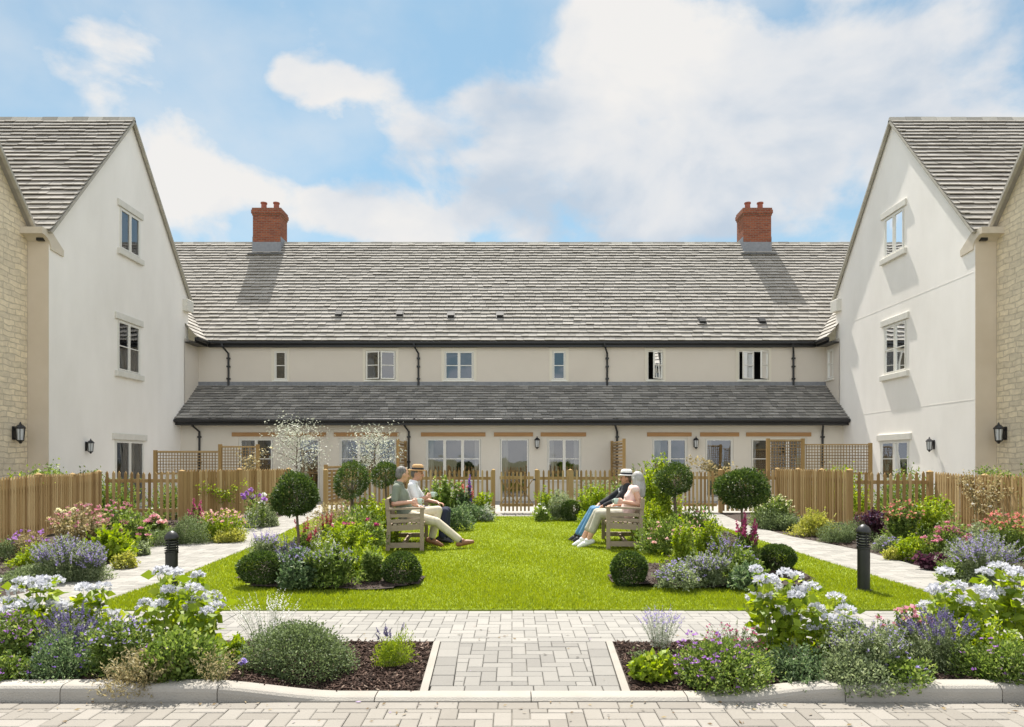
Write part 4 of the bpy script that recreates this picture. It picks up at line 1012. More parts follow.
def spikes(w,h,m='greygreen',sm='stem',flower='f_lavender',ns=60,leaf=.03,lk=26,fl=.28,fr=.012,spread=1.0,base=.35,wr=.22,d=None,fk=26,stemw=.004,lmax=.75,skirt=.55):
    """upright stems that fan out of one base, leafy below, flower spikes on top"""
    d=d or w*.8; a=rng.uniform(0,6.28,ns); r=np.sqrt(rng.random(ns)); hh=h*rng.uniform(.65,1.0,ns)*(1-.25*r*r)
    p0=np.stack([np.cos(a)*r*w*.5*base,np.sin(a)*r*d*.5*base,np.zeros(ns)],1); p1=np.stack([np.cos(a)*r*w*.5*spread,np.sin(a)*r*d*.5*spread,hh],1)
    out=[('stems',sm,[ribbons(p0,p1,stemw,0)])]
    i=np.repeat(np.arange(ns),lk); k=rng.random(len(i))**.8*lmax; C=bez(p0[i],p1[i],k); dd=rng.normal(size=C.shape)+np.array([0,0,.7])
    lv=[leafmesh(C,dd,leaf*rng.uniform(.6,1.3,len(C)),wr)]
    if skirt:
        n2=int(min(2600,max(200,5*w*h/(leaf*leaf*max(wr,.3))))); P2,d2=shell(n2,w*.95,d*.95,h*skirt,.3,.0,.4); lv.append(leafmesh(P2,d2+rng.normal(size=P2.shape)*.9+np.array([0,0,.6]),leaf*rng.uniform(.6,1.2,len(P2)),max(wr,.3)))
    out.append(('foliage',m,lv))
    if flower:
        sel=np.arange(ns)[rng.random(ns)<.85]; i=np.repeat(sel,fk); k=1-fl*rng.random(len(i)); C=bez(p0[i],p1[i],k); t=(1-k)/fl
        dd=rng.normal(size=C.shape); dd[:,2]=np.abs(dd[:,2])*.5+.2
        L_=fr*(.5+.9*t)*rng.uniform(.7,1.3,len(C))
        if len(sel)<=62: out+=[('flower_spike',flower,[leafmesh(C[i==q],dd[i==q],L_[i==q],.8)]) for q in sel]
        else: out.append(('flowers',flower,[leafmesh(C,dd,L_,.8)]))
    return out
def make(label,cat,parts,x,y,z,name,group=None,rz=None):
    t=thing(name,label,cat,(x,y,z),0,group)
    for (nm,m,ps) in parts:
        vbuild(nm,ps,m,t)
    return t
def place(kind,x,yb,w,yt,label,name,cat='plant',z=None,dd=0,zb=None,**kw):
    """put a plant where its foot, width and top are seen"""
    z0=.01 if zb is None else zb
    X,Y=G(x,yb,z0); s=F/Y; W_=w/s*1.0; Hh=(H-(yt-YH)*Y/F-z0)*(.84 if kind is mound else 1)
    Y+=min(W_*.3,.3)+dd; X=(x-CX)*Y/F
    return make(label,cat,kind(W_,max(.06,Hh),**kw),X,Y,z0,name)
def boxball(w,h,**kw): 
    n=int(min(12000,7500*(w/.4)**1.2)); dr=nrm(rng.normal(size=(n,3))); f=lump(n,26,.05); r=f(dr)*(.80+.20*rng.random(n)**.5)
    P=dr*r[:,None]*np.array([w/2,w/2,h/2*1.02])+np.array([0,0,h/2]); P[:,2]=np.maximum(P[:,2],.01)
    k=dr.copy()+rng.normal(size=P.shape)*.6+np.array([0,0,.3])
    return [('foliage','box',[leafmesh(P,k,.024*rng.uniform(.6,1.3,n)*(1 if w<.6 else 1.3),.6)])]
def topiary(x,y,cx_w,ctop,cbot,label,tr=.018,n=7000,z0=.05,m='box',lean=0):
    cx_w*=.86; t=thing('topiary_tree',label,'clipped tree',(x,y,z0)); zc=(ctop+cbot)/2-z0; hh=(ctop-cbot)/2
    g=Geo(); g.tube([(0,0,-.03),(.008,0,zc*.4),(-.004+lean*.5,0,zc*.75),(lean,0,zc+.02)],[tr*1.2,tr,tr*.9,tr*.7],9)
    for k in range(9):
        a=k*.7; g.tube([(lean,0,zc-hh*.7),(lean+math.cos(a)*cx_w*.3,math.sin(a)*cx_w*.3,zc+random.uniform(-.1,.5)*hh)],[tr*.4,tr*.12],5)
    g.build('trunk',M['bark'],t,smooth=True)
    dr=nrm(rng.normal(size=(n,3))); f=lump(n,26,.10); r=f(dr)*(.68+.32*rng.random(n)**.6)*np.exp(rng.normal(0,.045,n)); 
    e=np.where(dr[:,2]<0,.90,1.0)
    P=dr*r[:,None]*np.array([cx_w/2,cx_w/2,hh*.98]); P[:,2]*=e; P+=np.array([lean,0,zc])
    k=dr+rng.normal(size=P.shape)*.7+np.array([0,0,.35])
    vbuild('crown',[leafmesh(P,k,.034*rng.uniform(.5,1.3,n),.5)],m,t); return t
def hydrangea(w,h,nh=14,fcol='f_hydrangea',hr=.075,d=None,leaf='lime',heads_at=None,lm=.095):
    """tall stems, broad leaves and domed flower heads; the heads are parts of their own"""
    d=d or w*.75; P1=[]; 
    for i in range(nh):
        a=i*2.399+rng.uniform(-.3,.3); r=math.sqrt((i+.5)/nh); P1.append((math.cos(a)*r*w*.45,math.sin(a)*r*d*.45,h*rng.uniform(.55,1.0)*(1-.12*r*r)-hr*.5))
    if heads_at is not None: P1=heads_at; nh=len(P1)
    P1=np.array(P1); P0=P1*np.array([.62,.62,0]); 
    i=np.repeat(np.arange(nh),22); k=.12+.86*rng.random(len(i))**.75; C=bez(P0[i],P1[i],k)
    dd=rng.normal(size=C.shape); dd[:,2]=dd[:,2]*.5-.25; C=C+rng.normal(size=C.shape)*np.array([.035,.035,.01])
    out=[('stems','stem',[ribbons(P0,P1,.008,0)]),('foliage',leaf,[leafmesh(C,dd,lm*rng.uniform(.6,1.2,len(C)),.62,.1)])]
    for p in P1:
        r=hr*rng.uniform(.6,1.0); n=120; dr=nrm(rng.normal(size=(n,3))); dr=dr[dr[:,2]>-.25]; n=len(dr)
        c=p+dr*np.array([r,r,r*.5])*(.85+.15*rng.random((n,1))); tx=dr+rng.normal(size=dr.shape)*.9
        out.append(('flower_head',fcol,[leafmesh(c,tx,.026*rng.uniform(.8,1.2,n),.85,.05)]))
    return out
def climber(label,a,b,z0,z1,m='mid',flower=None,fn=0,n=700,leaf=.06,name='climbing_plant',fr=.035,off=.09,cat='climber',loc=None):
    """leaves scattered along a stretch of fence in a few trained shoots"""
    A=np.array([*a]);B=np.array([*b]); L=np.linalg.norm(B-A); d=(B-A)/L; nn=np.array([d[1],-d[0]])
    t=thing(name,label,cat,((a[0]+b[0])/2,(a[1]+b[1])/2,0)); o=np.array([(a[0]+b[0])/2,(a[1]+b[1])/2,0])
    k=6; s0=rng.uniform(.35,.65,k)*L; s1=rng.uniform(0,1,k)*L; zz=rng.uniform(z0+(z1-z0)*.6,z1,k)
    P0=np.stack([A[0]+d[0]*s0+nn[0]*off,A[1]+d[1]*s0+nn[1]*off,np.full(k,z0)],1)-o; P1=np.stack([A[0]+d[0]*s1+nn[0]*off,A[1]+d[1]*s1+nn[1]*off,zz],1)-o
    i=rng.integers(0,k,n); kk=.15+.85*rng.random(n)**.8; C=bez(P0[i],P1[i],kk)+rng.normal(size=(n,3))*np.array([.07,.05,.06])
    vbuild('stems',[ribbons(P0,P1,.01,0)],'stem',t); vbuild('foliage',[leafmesh(C,rng.normal(size=C.shape)+np.array([0,-.3,0]),leaf*rng.uniform(.5,1.2,n),.65)],m,t)
    if fn: 
        for j in rng.integers(0,n,fn): vbuild('flower',[heads((C[j]+np.array([0,-.06,.03]))[None],fr,14,.9,.1)],flower,t)
    return t
# ================================================================== PLANTING
sb=.055; so_=.0
# --- clipped trees and balls on the lawn
def top_px(x,yb,cw,yt,ycb,label,zb=sb,**kw):
    X,Y=G(x,yb,zb); s=F/Y
    return topiary(X,Y,cw/s,H-(yt-YH)/s,H-(ycb-YH)/s,label,z0=zb,**kw)
top_px(298,568,52,474,519,'large round clipped tree on a thin stem above the red flower spikes',n=9500,tr=.017,lean=-.02)
top_px(352,541,44,463,500,'clipped tree with a loose pale crown behind the left bench, second from the left',n=5200,tr=.03)
top_px(386,535,31,460,488,'smallest dark clipped tree just behind the head of the man in green',n=3600,tr=.02)
top_px(675,541,40,464,497,'round clipped tree on a dark stem directly behind the right bench',n=5600,tr=.028)
top_px(742,567,55,468,510,'broad flat-topped clipped tree on a thin stem beside the right garden path',n=9500,tr=.016)
def ball(x,yb,w,yt,label,**kw):
    X,Y=G(x,yb,.03); s=F/Y; w_=w/s; h=H-(yt-YH)*Y/F-.03
    return make(label,'clipped shrub',boxball(w_,h),X,Y+w_*.45,.02,'box_ball')
ball(256,588,40,553,'dark clipped box ball at the left end of the left island bed')
ball(398,587,40,554,'dark clipped box ball at the right end of the left island bed')
ball(632,588,38,553,'dark clipped box ball alone at the tip of the right island bed')
ball(783,573,36,547,'dark clipped box ball half hidden behind the tall white hydrangea')
ball(572,521,22,500,'small dark box ball at the far edge of the lawn right of the gate')
# --- silver-leaved trees in front of the terrace
def silver_tree(x,yb,w,yt,label,n=1500):
    X,Y=G(x,yb); s=F/Y; h=H-(yt-YH)/s; cw=w/s
    t=thing('silver_tree',label,'tree',(X,Y,0)); g=Geo()
    g.tube([(0,0,0),(.02,0,h*.3),(-.02,.01,h*.55),(.01,0,h*.9)],[.035,.028,.02,.006],8)
    tips=[]
    for k in range(16):
        a=k*2.4; z=h*(.42+.5*k/16); r=cw*.5*(1-.45*abs(k/16-.35)); p=Vector((math.cos(a)*r,math.sin(a)*r,min(h,z+.22*h*random.uniform(.5,1.2))))
        g.tube([(0,0,z),tuple(Vector((0,0,z))*.4+p*.6),tuple(p)],[.012,.008,.003],5); tips.append((Vector((0,0,z)),p))
    for k in range(3):
        p=Vector((random.uniform(-.3,.3)*cw,0,h*1.0)); tips.append((Vector((0,0,h*.75)),p))
    g.build('trunk',M['bark'],t,smooth=True)
    A=np.array([tuple(a) for a,b in tips]); B=np.array([tuple(b) for a,b in tips]); i=rng.integers(0,len(tips),n); k=.15+.9*rng.random((n,1))
    P=A[i]+(B-A)[i]*k+rng.normal(size=(n,3))*np.array([.10,.10,.10])*cw
    P[:,2]-=np.abs(rng.normal(size=n))*.12*(k[:,0]>.5)
    vbuild('crown',[leafmesh(P,rng.normal(size=P.shape)+np.array([0,0,-.2]),.075*rng.uniform(.6,1.3,n),.42)],'silver',t)
silver_tree(297,505,62,424,'silvery young tree against the glazed door left of the middle',1700)
silver_tree(375,507,52,428,'smaller silvery tree against the three-light window behind the left bench',1300)

SP=spikes; MD=mound
# --- left island bed
place(SP,297,587,42,543,'blue-green catmint with blue flower haze beside the left box ball','catmint','perennial',zb=sb,m='bluegreen',ns=90,lk=40,leaf=.045,wr=.4,flower='f_lilac',fl=.16,fk=10,fr=.014,lmax=.9)
place(MD,300,589,40,560,'low dark blue-green clump at the front of the left island bed','ground_cover','perennial',zb=sb,m='bluegreen',leaf=.05)
place(SP,330,588,58,543,'tall mid green perennial in the middle of the left island bed','leafy_perennial','perennial',zb=sb,m='mid',ns=95,lk=44,leaf=.05,wr=.4,flower='f_lilac',fl=.10,fk=8,fr=.014,lmax=.95)
place(SP,372,582,24,548,'bushy green perennial beside the right-hand box ball of the left bed','leafy_perennial','perennial',zb=sb,m='mid',ns=80,lk=40,leaf=.042,wr=.45,flower=None,lmax=.98)
place(SP,348,566,60,520,'lime yellow leafy shrub in the centre of the left island bed','lime_shrub','shrub',zb=sb,m='lime',ns=80,lk=40,leaf=.05,wr=.42,flower=None,lmax=1)
place(SP,362,578,50,545,'low lime shoots in front of the lime shrub of the left bed','lime_shrub','shrub',zb=sb,m='lime',ns=60,lk=30,leaf=.042,wr=.42,flower=None,lmax=1)
place(SP,306,565,34,506,'red flower spikes below the large round clipped tree','snapdragon','flower',zb=sb,m='mid',ns=10,lk=30,leaf=.05,flower='f_red',fl=.30,fk=45,fr=.022,wr=.3)
place(SP,326,556,16,500,'dark red foxglove spikes left of the magenta dahlias','foxglove','flower',zb=sb,m='mid',ns=5,lk=40,leaf=.05,flower='f_red',fl=.42,fk=60,fr=.026,wr=.3)
place(MD,358,552,56,508,'magenta and cream dahlias behind the lime shrub of the left bed','dahlia','flower',zb=sb,m='mid',leaf=.055,flower='f_magenta',fn=7,fr=.055,fz=.35,petals=26,k=.7)
place(MD,345,550,40,510,'cream rounded blooms between the red spikes and the dahlias','cream_flower','flower',zb=sb,m='lime',leaf=.05,flower='f_cream',fn=9,fr=.055,fz=.35,petals=24,k=.6)
place(SP,378,545,52,492,'lime green shrub right behind the back of the left bench','lime_shrub','shrub',zb=.02,m='lime',ns=80,lk=38,leaf=.06,wr=.42,flower=None,lmax=1)
place(MD,345,538,60,502,'soft brownish grasses and buds below the second clipped tree','bronze_perennial','perennial',zb=.02,m='straw',leaf=.05,k=.6,flower='f_pink',fn=14,fr=.03)
place(SP,266,560,36,525,'thin pale blue flower stems at the path edge of the left bed','blue_flower','flower',zb=sb,m='greygreen',ns=50,lk=20,leaf=.04,wr=.3,flower='f_lilac',fl=.3,fk=16,fr=.015)
# --- right island bed
place(MD,678,589,44,562,'airy grey-lilac catmint mound beside the bare bark of the right bed','catmint','perennial',zb=sb,m='greygreen',leaf=.035,flower='f_lilac',fn=110,fr=.018,petals=5,k=.8)
place(SP,705,587,56,552,'loose lilac and cream haze of flowers in the right island bed','catmint','perennial',zb=sb,m='greygreen',ns=130,lk=34,leaf=.038,wr=.35,flower='f_lilac',fl=.25,fk=12,fr=.016,lmax=.95)
place(SP,682,575,26,514,'upright lime shoots left of the broad clipped tree','lime_shrub','shrub',zb=sb,m='lime',ns=16,lk=70,leaf=.05,wr=.42,flower=None,lmax=1,spread=.9)
place(SP,708,572,34,518,'second clump of upright lime shoots nearest the stem of the broad clipped tree','lime_shrub','shrub',zb=sb,m='lime',ns=24,lk=70,leaf=.05,wr=.42,flower=None,lmax=1)
place(SP,744,574,32,505,'pink-red flower spikes round the stem of the broad clipped tree','snapdragon','flower',zb=sb,m='mid',ns=16,lk=44,leaf=.055,flower='f_magenta',fl=.28,fk=55,fr=.027,wr=.35)
place(MD,746,589,42,565,'dark green ground cover below the broad clipped tree','ground_cover','perennial',zb=sb,m='bluegreen',leaf=.045)
place(MD,745,581,36,545,'green bush with small buds at the right end of the right island bed','leafy_perennial','perennial',zb=sb,m='mid',leaf=.042,flower='f_lilac',fn=20,fr=.02)
place(MD,668,556,52,516,'pinkish heads over dark leaves right behind the right bench','sedum','perennial',zb=.02,m='mid',leaf=.05,flower='f_palepink',fn=40,fr=.035,petals=14)
place(MD,694,548,56,508,'dark leaved shrub between the two clipped trees on the right','dark_shrub','shrub',zb=.02,m='mid',leaf=.055,flower='f_pink',fn=16,fr=.035)
place(SP,662,578,14,548,'single thin sapling rising from the bark of the right bed','sapling','plant',zb=sb,m='lime',ns=3,lk=30,leaf=.035,wr=.5,flower=None,spread=.5,lmax=1,skirt=0)
place(SP,658,535,40,446,'tall lime green bush behind the silver-haired woman','tall_shrub','shrub',zb=.02,m='lime',ns=55,lk=60,leaf=.075,wr=.4,flower=None,lmax=1)
place(SP,652,545,44,496,'yellow-green shrub at the back legs of the right bench','lime_shrub','shrub',zb=.02,m='lime',ns=70,lk=36,leaf=.055,wr=.42,flower=None,lmax=1)
place(SP,640,522,60,462,'loose mixed greenery on the fence behind the right bench','mixed_shrub','shrub',zb=.02,m='mid',ns=70,lk=50,leaf=.075,wr=.35,flower='f_cream',fl=.12,fk=5,fr=.03,lmax=1)
# --- far bed, left of the gate
place(SP,444,520,40,474,'leafy green climber on the far fence just right of the man in white','climber','climber',zb=.04,m='mid',ns=40,lk=60,leaf=.08,wr=.5,flower='f_cream',fl=.1,fk=4,fr=.04,lmax=1)
place(MD,455,530,30,504,'dark rounded shrub at the knees of the man in dark trousers','dark_shrub','shrub',zb=.04,m='bluegreen',leaf=.06)
place(SP,462,519,26,478,'coral pink hollyhock in front of the far fence','hollyhock','flower',zb=.04,m='bluegreen',ns=8,lk=60,leaf=.08,flower='f_coral',fl=.22,fk=40,fr=.05,wr=.4)
place(SP,469,519,10,466,'single deep purple delphinium in front of the far fence','delphinium','flower',zb=.04,m='mid',ns=3,lk=50,leaf=.07,flower='f_purple',fl=.45,fk=80,fr=.04,wr=.4,spread=.3,skirt=0)
place(SP,484,519,22,488,'yellow-green shrub low against the fence left of the gate','lime_shrub','shrub',zb=.04,m='lime',ns=26,lk=40,leaf=.065,wr=.45,flower=None,lmax=1)
place(MD,468,521,44,502,'grey-green mound along the far edge of the lawn','greygreen_mound','perennial',zb=.04,m='bluegreen',leaf=.06)
place(MD,486,521,14,506,'small white-green tuft beside the left gate post','small_tuft','perennial',zb=.04,m='silver',leaf=.05,k=.6)
# --- far bed, right of the gate
place(MD,542,521,16,506,'small white-flowered tuft beside the right gate post','small_tuft','perennial',zb=.04,m='mid',leaf=.05,flower='f_white',fn=14,fr=.035)
place(SP,545,519,24,484,'yellow-green stems low against the fence right of the gate','lime_shrub','shrub',zb=.04,m='lime',ns=26,lk=36,leaf=.06,wr=.4,flower=None,lmax=1)
place(MD,558,520,34,497,'grey-green bush behind the small far box ball','greygreen_mound','perennial',zb=.04,m='greygreen',leaf=.06)
place(SP,592,522,34,480,'lime leaved shrub in front of the fence above the women\'s feet','lime_shrub','shrub',zb=.04,m='lime',ns=50,lk=40,leaf=.07,wr=.42,flower=None,lmax=1)
place(MD,595,528,36,508,'low yellow-green clump spilling onto the lawn at the women\'s feet','ground_cover','perennial',zb=.03,m='lime',leaf=.06)
place(MD,612,520,40,490,'soft grey-green shrub behind the arms of the woman in black','greygreen_mound','perennial',zb=.04,m='greygreen',leaf=.065)
# --- outer bed, left
place(MD,8,560,36,540,'pale grey-green dome at the left edge in front of the fence','greygreen_mound','perennial',m='hebe',leaf=.03)
place(SP,66,584,72,534,'wide lavender-blue catmint spilling towards the left path','catmint','perennial',m='greygreen',ns=150,lk=36,leaf=.034,wr=.35,flower='f_lilac',fl=.35,fk=24,fr=.017,lmax=.95)
place(SP,92,582,36,542,'lilac catmint stems leaning over the edge of the left path','catmint','perennial',m='greygreen',ns=70,lk=30,leaf=.034,wr=.35,flower='f_lilac',fl=.4,fk=26,fr=.018,lmax=.95)
place(MD,40,583,90,562,'pale green ground cover behind the left row of blue hydrangeas','ground_cover','perennial',m='hebe',leaf=.03,k=.7)
place(MD,34,568,40,545,'yellow-green low perennial between catmint and fence on the left','ground_cover','perennial',m='lime',leaf=.04,k=.8)
place(SP,30,560,40,528,'violet flower heads in front of the left fence','violet_flower','flower',m='straw',ns=30,lk=20,leaf=.05,flower='f_violet',fl=.10,fk=6,fr=.03,wr=.3)
place(SP,80,556,60,502,'tall brownish rose with coral flowers against the left fence','climbing_rose','rose',m='straw',ns=60,lk=34,leaf=.06,wr=.5,flower='f_pink',fl=.05,fk=5,fr=.04,lmax=1)
place(SP,66,545,18,498,'cream hydrangea-like plume high against the left fence','cream_flower','flower',m='lime',ns=9,lk=30,leaf=.06,wr=.5,flower='f_cream',fl=.12,fk=40,fr=.05,skirt=0)
place(MD,112,562,40,520,'bright lime broad-leaved plant beside the left path','lime_plant','perennial',m='lime',leaf=.085,k=.9,wr=.7)
place(MD,133,550,40,515,'green bush with pink blooms in front of the short open fence','rose_bush','rose',m='mid',leaf=.06,flower='f_pink',fn=16,fr=.05,petals=16)
place(SP,118,545,36,492,'pink rose stems rising in front of the short open fence','rose_bush','rose',m='mid',ns=26,lk=26,leaf=.06,wr=.5,flower='f_pink',fl=.06,fk=7,fr=.045,lmax=1)
place(MD,138,556,24,540,'small olive-brown clump at the corner of the left path','bronze_perennial','perennial',m='greygreen',leaf=.04)
place(MD,126,569,22,552,'small yellow tuft on the path edge below the lime plant','small_tuft','perennial',m='golden',leaf=.04)
place(MD,155,536,26,512,'pale pink peony in front of the short open fence','peony','flower',m='mid',leaf=.05,flower='f_palepink',fn=8,fr=.08,petals=36)
place(MD,160,546,36,528,'left one of two grey-green clipped domes beside the left path','greygreen_mound','shrub',m='hebe',leaf=.028)
place(MD,184,545,44,521,'right and larger one of two grey-green domes beside the left path','greygreen_mound','shrub',m='hebe',leaf=.028)
place(SP,196,540,22,494,'crimson flower spikes at the end post of the short open fence','snapdragon','flower',m='mid',ns=10,lk=50,leaf=.055,flower='f_magenta',fl=.32,fk=60,fr=.035,wr=.35)
place(SP,222,542,50,508,'lime and rust shrub with pinkish tips on the bend of the left path','spirea','shrub',m='lime',ns=80,lk=34,leaf=.045,wr=.42,flower='f_palepink',fl=.08,fk=10,fr=.03,lmax=1)
place(MD,228,543,30,528,'low reddish-yellow tuft in front of the spirea on the left','bronze_perennial','perennial',m='golden',leaf=.04)
place(SP,252,530,26,476,'purple and white clematis stems on the slanting fence','clematis','climber',m='mid',ns=12,lk=24,leaf=.06,wr=.5,flower='f_violet',fl=.12,fk=26,fr=.055,lmax=1,skirt=0)
place(MD,265,527,32,501,'grey-green bush at the end of the slanting fence','greygreen_mound','perennial',m='greygreen',leaf=.045)
place(MD,252,528,20,514,'small pale tuft left of the grey-green bush at the slanting fence','small_tuft','perennial',m='silver',leaf=.045,k=.7)
place(SP,263,528,12,480,'single white hydrangea head on a tall stem by the slanting fence','white_flower','flower',m='mid',ns=4,lk=40,leaf=.06,wr=.5,flower='f_white',fl=.10,fk=60,fr=.06,spread=.3,skirt=0)
climber('green shoots trained low along the slanting fence on the left',(-7.45,15.75),(-6.5,17.5),.35,.9,'lime',n=360,leaf=.06)
climber('green climber topping the fence in front of the left stone wall',(-9.1,14.2),(-8.35,11.9),.8,1.32,'mid',n=900,leaf=.06,off=.14)
climber('yellowish rose shoots above the fence below the taller lattice panel',(-7.0,17.3),(-6.4,18.2),.8,1.75,'straw','f_cream',6,n=300,leaf=.07,off=-.15)
# --- outer bed, right
place(SP,772,529,46,492,'green bush with grassy tips behind the broad clipped tree','mixed_shrub','shrub',m='mid',ns=80,lk=36,leaf=.055,wr=.4,flower='f_cream',fl=.06,fk=6,fr=.03,lmax=1)
place(MD,780,531,50,512,'pale green clump at the edge of the right path','greygreen_mound','perennial',m='hebe',leaf=.04)
place(MD,815,537,40,510,'golden yellow shrub in front of the slanting fence on the right','golden_shrub','shrub',m='golden',leaf=.045,wr=.5)
place(MD,838,543,36,527,'left one of two grey-green domes right of the golden shrub','greygreen_mound','shrub',m='hebe',leaf=.028)
place(MD,862,541,36,524,'grey-green dome directly behind the right bollard','greygreen_mound','shrub',m='hebe',leaf=.028)
place(SP,873,541,34,508,'dark purple leaved plant behind the right bollard','purple_plant','perennial',m='plum',ns=50,lk=40,leaf=.055,wr=.5,flower='f_lavender',fl=.2,fk=10,fr=.02,lmax=1)
place(SP,902,548,40,498,'tall fresh green perennial in front of the short open fence on the right','leafy_perennial','perennial',m='mid',ns=80,lk=40,leaf=.06,wr=.45,flower='f_coral',fl=.05,fk=3,fr=.045,lmax=1)
place(SP,932,545,44,490,'yellow-green shrub at the corner post of the right fence','lime_shrub','shrub',m='lime',ns=60,lk=40,leaf=.06,wr=.45,flower=None,lmax=1)
place(MD,888,552,26,535,'small lavender clump at the edge of the right path','lavender','perennial',m='greygreen',leaf=.032,flower='f_lilac',fn=30,fr=.02)
place(MD,910,561,38,534,'bright yellow-green mound beside the right path','lime_shrub','shrub',m='lime',leaf=.042,wr=.5,k=1.1)
place(MD,894,560,20,549,'tiny golden tuft on the edge of the right path','small_tuft','perennial',m='golden',leaf=.035)
place(SP,924,560,16,523,'narrow dark conifer behind the yellow-green mound','conifer','shrub',m='box',ns=30,lk=70,leaf=.03,wr=.4,flower=None,spread=.7,lmax=1)
place(MD,946,564,44,522,'green sedum with dusty pink heads by the right fence','sedum','perennial',m='mid',leaf=.045,flower='f_pink',fn=38,fr=.045,petals=18,fz=.45)
place(MD,942,571,38,556,'dark purple coral-bells at the edge of the right path','heuchera','perennial',m='plum',leaf=.07,wr=.85,k=1.0)
place(SP,985,588,80,530,'wide lilac catmint at the right edge behind the white hydrangeas','catmint','perennial',m='greygreen',ns=160,lk=36,leaf=.034,wr=.35,flower='f_lilac',fl=.32,fk=20,fr=.017,lmax=.95)
place(MD,968,575,40,545,'pale yellow-green clump left of the wide lilac catmint','ground_cover','perennial',m='hebe',leaf=.035)
place(SP,1008,560,50,506,'red and coral flowers against the fence at the right edge','red_flower','flower',m='mid',ns=40,lk=30,leaf=.05,flower='f_coral',fl=.08,fk=8,fr=.04,wr=.4,lmax=1)
place(MD,985,556,56,522,'green bush with pink dots between sedum and the right edge','rose_bush','rose',m='greygreen',leaf=.045,flower='f_pink',fn=20,fr=.04)
place(MD,958,582,30,560,'small green clump in front of the purple coral-bells','ground_cover','perennial',m='mid',leaf=.04)
climber('twiggy climber spread over the fence on the right',(9.0,14.0),(8.4,10.8),.4,1.2,'straw','f_white',10,n=1100,leaf=.05,off=.10)
climber('dark green climber topping the fence in front of the right stone wall',(8.9,13.4),(8.3,10.4),.8,1.3,'mid',n=1100,leaf=.06,off=-.12)
climber('yellow-green shoots above the slanting fence on the right',(7.3,16.0),(7.3,14.8),.6,1.45,'lime',n=260,leaf=.06,off=-.18)
climber('brown and green shoots on the fence behind the broad clipped tree',(4.6,18.6),(6.6,18.6),.8,1.5,'straw',n=500,leaf=.08,off=-.1)
place(SP,286,578,30,532,'airy blue salvia stems beside the thin trunk of the large clipped tree','salvia','perennial',zb=sb,m='bluegreen',ns=40,lk=16,leaf=.035,wr=.3,flower='f_lavender',fl=.35,fk=22,fr=.015,skirt=0)
place(SP,322,574,40,526,'loose tall stems with tiny white flowers in the left island bed','gaura','perennial',zb=sb,m='lime',ns=40,lk=18,leaf=.035,wr=.35,flower='f_white',fl=.2,fk=8,fr=.014,skirt=0,lmax=.95)
place(SP,726,578,40,528,'loose tall lilac stems left of the thin trunk of the broad clipped tree','salvia','perennial',zb=sb,m='mid',ns=46,lk=18,leaf=.035,wr=.35,flower='f_lilac',fl=.3,fk=14,fr=.015,skirt=0,lmax=.95)
place(SP,694,560,50,520,'airy rose-pink stems in front of the clipped tree behind the right bench','astrantia','perennial',zb=sb,m='mid',ns=44,lk=20,leaf=.04,wr=.35,flower='f_palepink',fl=.12,fk=8,fr=.02,skirt=.3,lmax=.95)
# private gardens seen through the fences
for i,(X,Y,w_,h_,m_,lb) in enumerate([(-10.3,17.2,1.6,.9,'mid','green shrubs seen through the short open fence on the left'),(9.6,16.6,1.8,.95,'mid','green shrubs seen through the short open fence on the right'),(-8.3,17.0,1.3,.8,'mid','leafy bush behind the right half of the short open fence on the left'),(8.1,16.4,1.3,.85,'lime','yellow-green bush behind the left half of the short open fence on the right'),(-9.6,13.2,1.2,.9,'lime','yellow-green bush seen between the pickets on the far left'),(10.0,12.5,1.2,.9,'lime','yellow-green bush seen between the pickets on the far right'),(8.6,19.0,1.6,.9,'mid','green bush between the slanting fence and the lattice on the right'),(2.6,19.2,1.6,.7,'greygreen','grey-green bush behind the fence right of the gate')]):
    make(lb,'shrub',mound(w_,h_,m_,.07,k=.7),X,Y,0,'garden_shrub')

# ================================================================== FRONT BEDS
fz=.03
hy=lambda x,yb,w,yt,lab,**kw: place(hydrangea,x,yb,w,yt,lab,'hydrangea','hydrangea',zb=fz,**kw)
hy(28,664,80,566,'row of pale blue hydrangea heads at the left edge of the front bed',nh=15,hr=.058)
hy(86,658,64,574,'pale hydrangea beside the left path, right of the left-edge one',nh=9,hr=.055)
hy(183,666,100,566,'tall pale blue hydrangea in front of the left bollard',nh=19,hr=.048,leaf='lime')
hy(780,672,70,562,'tall white hydrangea left of the shorter one in the right front bed',nh=15,hr=.052)
hy(828,674,64,592,'shorter lilac-white hydrangea right of the tall white one',nh=11,hr=.055)
hy(958,666,80,568,'white hydrangea at the end of the right path in the front bed',nh=13,hr=.055)
hy(1010,660,60,560,'white hydrangea cut off by the right edge of the photo',nh=12,hr=.06)
fr_=dict(zb=fz)
place(SP,72,676,80,604,'dark blue lavender with upright spikes in the left front bed','lavender','lavender',m='greygreen',ns=95,lk=40,leaf=.028,flower='f_lavender',fl=.22,fk=34,fr=.011,**fr_)
place(SP,18,680,60,610,'leafy green perennial at the left edge of the front bed','leafy_perennial','perennial',m='mid',ns=90,lk=34,leaf=.032,wr=.45,flower='f_violet',fl=.08,fk=4,fr=.018,lmax=1,**fr_)
place(MD,66,686,74,640,'bluish catmint mound near the kerb in the left front bed','catmint','perennial',m='bluegreen',leaf=.020,flower='f_purple',fn=60,fr=.012,petals=6,n=6500,**fr_)
place(MD,10,690,40,655,'small violet-flowered plant in the left corner by the kerb','geranium','perennial',m='mid',leaf=.025,flower='f_violet',fn=18,fr=.014,petals=6,**fr_)
place(SP,118,684,66,616,'tangled green geranium left of the blue hydrangea','geranium','perennial',m='mid',ns=110,lk=34,leaf=.030,wr=.5,flower='f_lilac',fl=.05,fk=3,fr=.018,lmax=1,**fr_)
